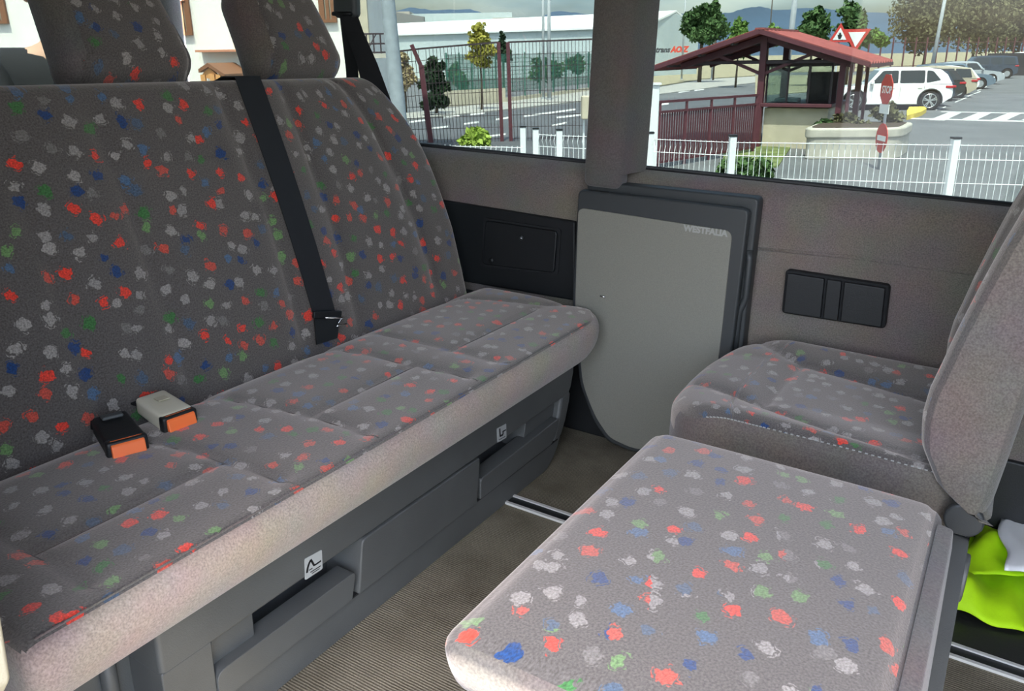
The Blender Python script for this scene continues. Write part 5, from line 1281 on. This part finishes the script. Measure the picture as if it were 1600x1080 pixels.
V = [(0, 0, .98), (0, 0, 1.15), (0, 0, 1.32), (0, .01, 1.46), (0, .02, 1.53), (0, -.01, 1.60), (0, -.02, 1.68), (0, -.015, 1.755)]; E_ = [(i, i + 1) for i in range(7)]
Rd = [(.16, .11), (.145, .10), (.165, .11), (.13, .09), (.055, .055), (.065, .075), (.076, .092), (.05, .06)]
for s_ in (-1, 1):
    k_ = len(V); V += [(s_ * .17, .01, 1.46), (s_ * .24, .02, 1.22), (s_ * .27, -.06, .98), (s_ * .275, -.09, .90), (s_ * .275, -.10, .83)]; Rd += [.062, .048, .038, (.028, .040), (.016, .036)]
    E_ += [(3, k_), (k_, k_ + 1), (k_ + 1, k_ + 2), (k_ + 2, k_ + 3), (k_ + 3, k_ + 4)]
    for j in range(4):
        q = len(V); yy = -.135 + j * .021; V += [(s_ * .275, yy, .79 - .004 * (j in (0, 3))), (s_ * .268, yy - .008, .755), (s_ * .258, yy - .012, .73)]; Rd += [.0095, .009, .008]; E_ += [(k_ + 4, q), (q, q + 1), (q + 1, q + 2)]
    q = len(V); V += [(s_ * .262, -.135, .855), (s_ * .255, -.155, .825)]; Rd += [.011, .009]; E_ += [(k_ + 3, q), (q, q + 1)]
    k_ = len(V); V += [(s_ * .10, 0, .90), (s_ * .11, -.01, .50), (s_ * .11, .02, .09), (s_ * .115, -.12, .05)]; Rd += [.088, .06, .042, .035]; E_ += [(0, k_), (k_, k_ + 1), (k_ + 1, k_ + 2), (k_ + 2, k_ + 3)]
k_ = len(V); V += [(0, -.115, 1.675)]; Rd += [.014]; E_ += [(6, k_)]
bd = skin('body', V, E_, Rd, SKIN, pe)
V = [(0, 0, .93), (0, 0, 1.12), (0, 0, 1.32), (0, .008, 1.45)]; E_ = [(0, 1), (1, 2), (2, 3)]; Rd = [(.19, .14), (.175, .13), (.19, .135), (.12, .098)]
for s_ in (-1, 1):
    k_ = len(V); V += [(s_ * .175, .01, 1.465), (s_ * .225, .02, 1.28), (s_ * .235, .02, 1.20)]; Rd += [.078, .072, .075]; E_ += [(3, k_), (k_, k_ + 1), (k_ + 1, k_ + 2)]
skin('t_shirt', V, E_, Rd, SHIRT, pe)
V = [(0, 0, .97)]; E_ = []; Rd = [(.178, .128)]
for s_ in (-1, 1):
    k_ = len(V); V += [(s_ * .10, 0, .86), (s_ * .11, -.01, .50), (s_ * .11, .01, .12)]; Rd += [.102, .078, .07]; E_ += [(0, k_), (k_, k_ + 1), (k_ + 1, k_ + 2)]
skin('trousers', V, E_, Rd, JEANS, pe)
for s_ in (-1, 1):
    rbox((s_ * .115 - .048, -.20, .0), (s_ * .115 + .048, .09, .085), .03, .03, lambda P: P * hS).build('shoe', BLK, pe, smooth=True)
    MB().tube([(s_ * .030 * hS, -.108 * hS, 1.70 * hS), (s_ * .030 * hS, -.114 * hS, 1.70 * hS)], .011 * hS, 10).build('eye', BLKM, pe, smooth=True)
    rbox((s_ * .085 - .012, -.03, 1.66), (s_ * .085 + .012, .02, 1.72), .011, .01, lambda P: P * hS).build('ear', SKIN, pe, smooth=True)
MB().bar((-.025 * hS, -.112 * hS, 1.632 * hS), (.025 * hS, -.112 * hS, 1.632 * hS), .006, .006).build('mouth', TERRA, pe)
def hairw(P):
    P = (P - np.array([0, .005, 1.72])) ; P[:, 1] += np.where(P[:, 1] < 0, (P[:, 2] < -.01) * .07, 0); return (P + np.array([0, .005, 1.72])) * hS
rbox((-.093, -.10, 1.655), (.093, .11, 1.815), .075, .02, hairw).build('hair', HAIR, pe, smooth=True)
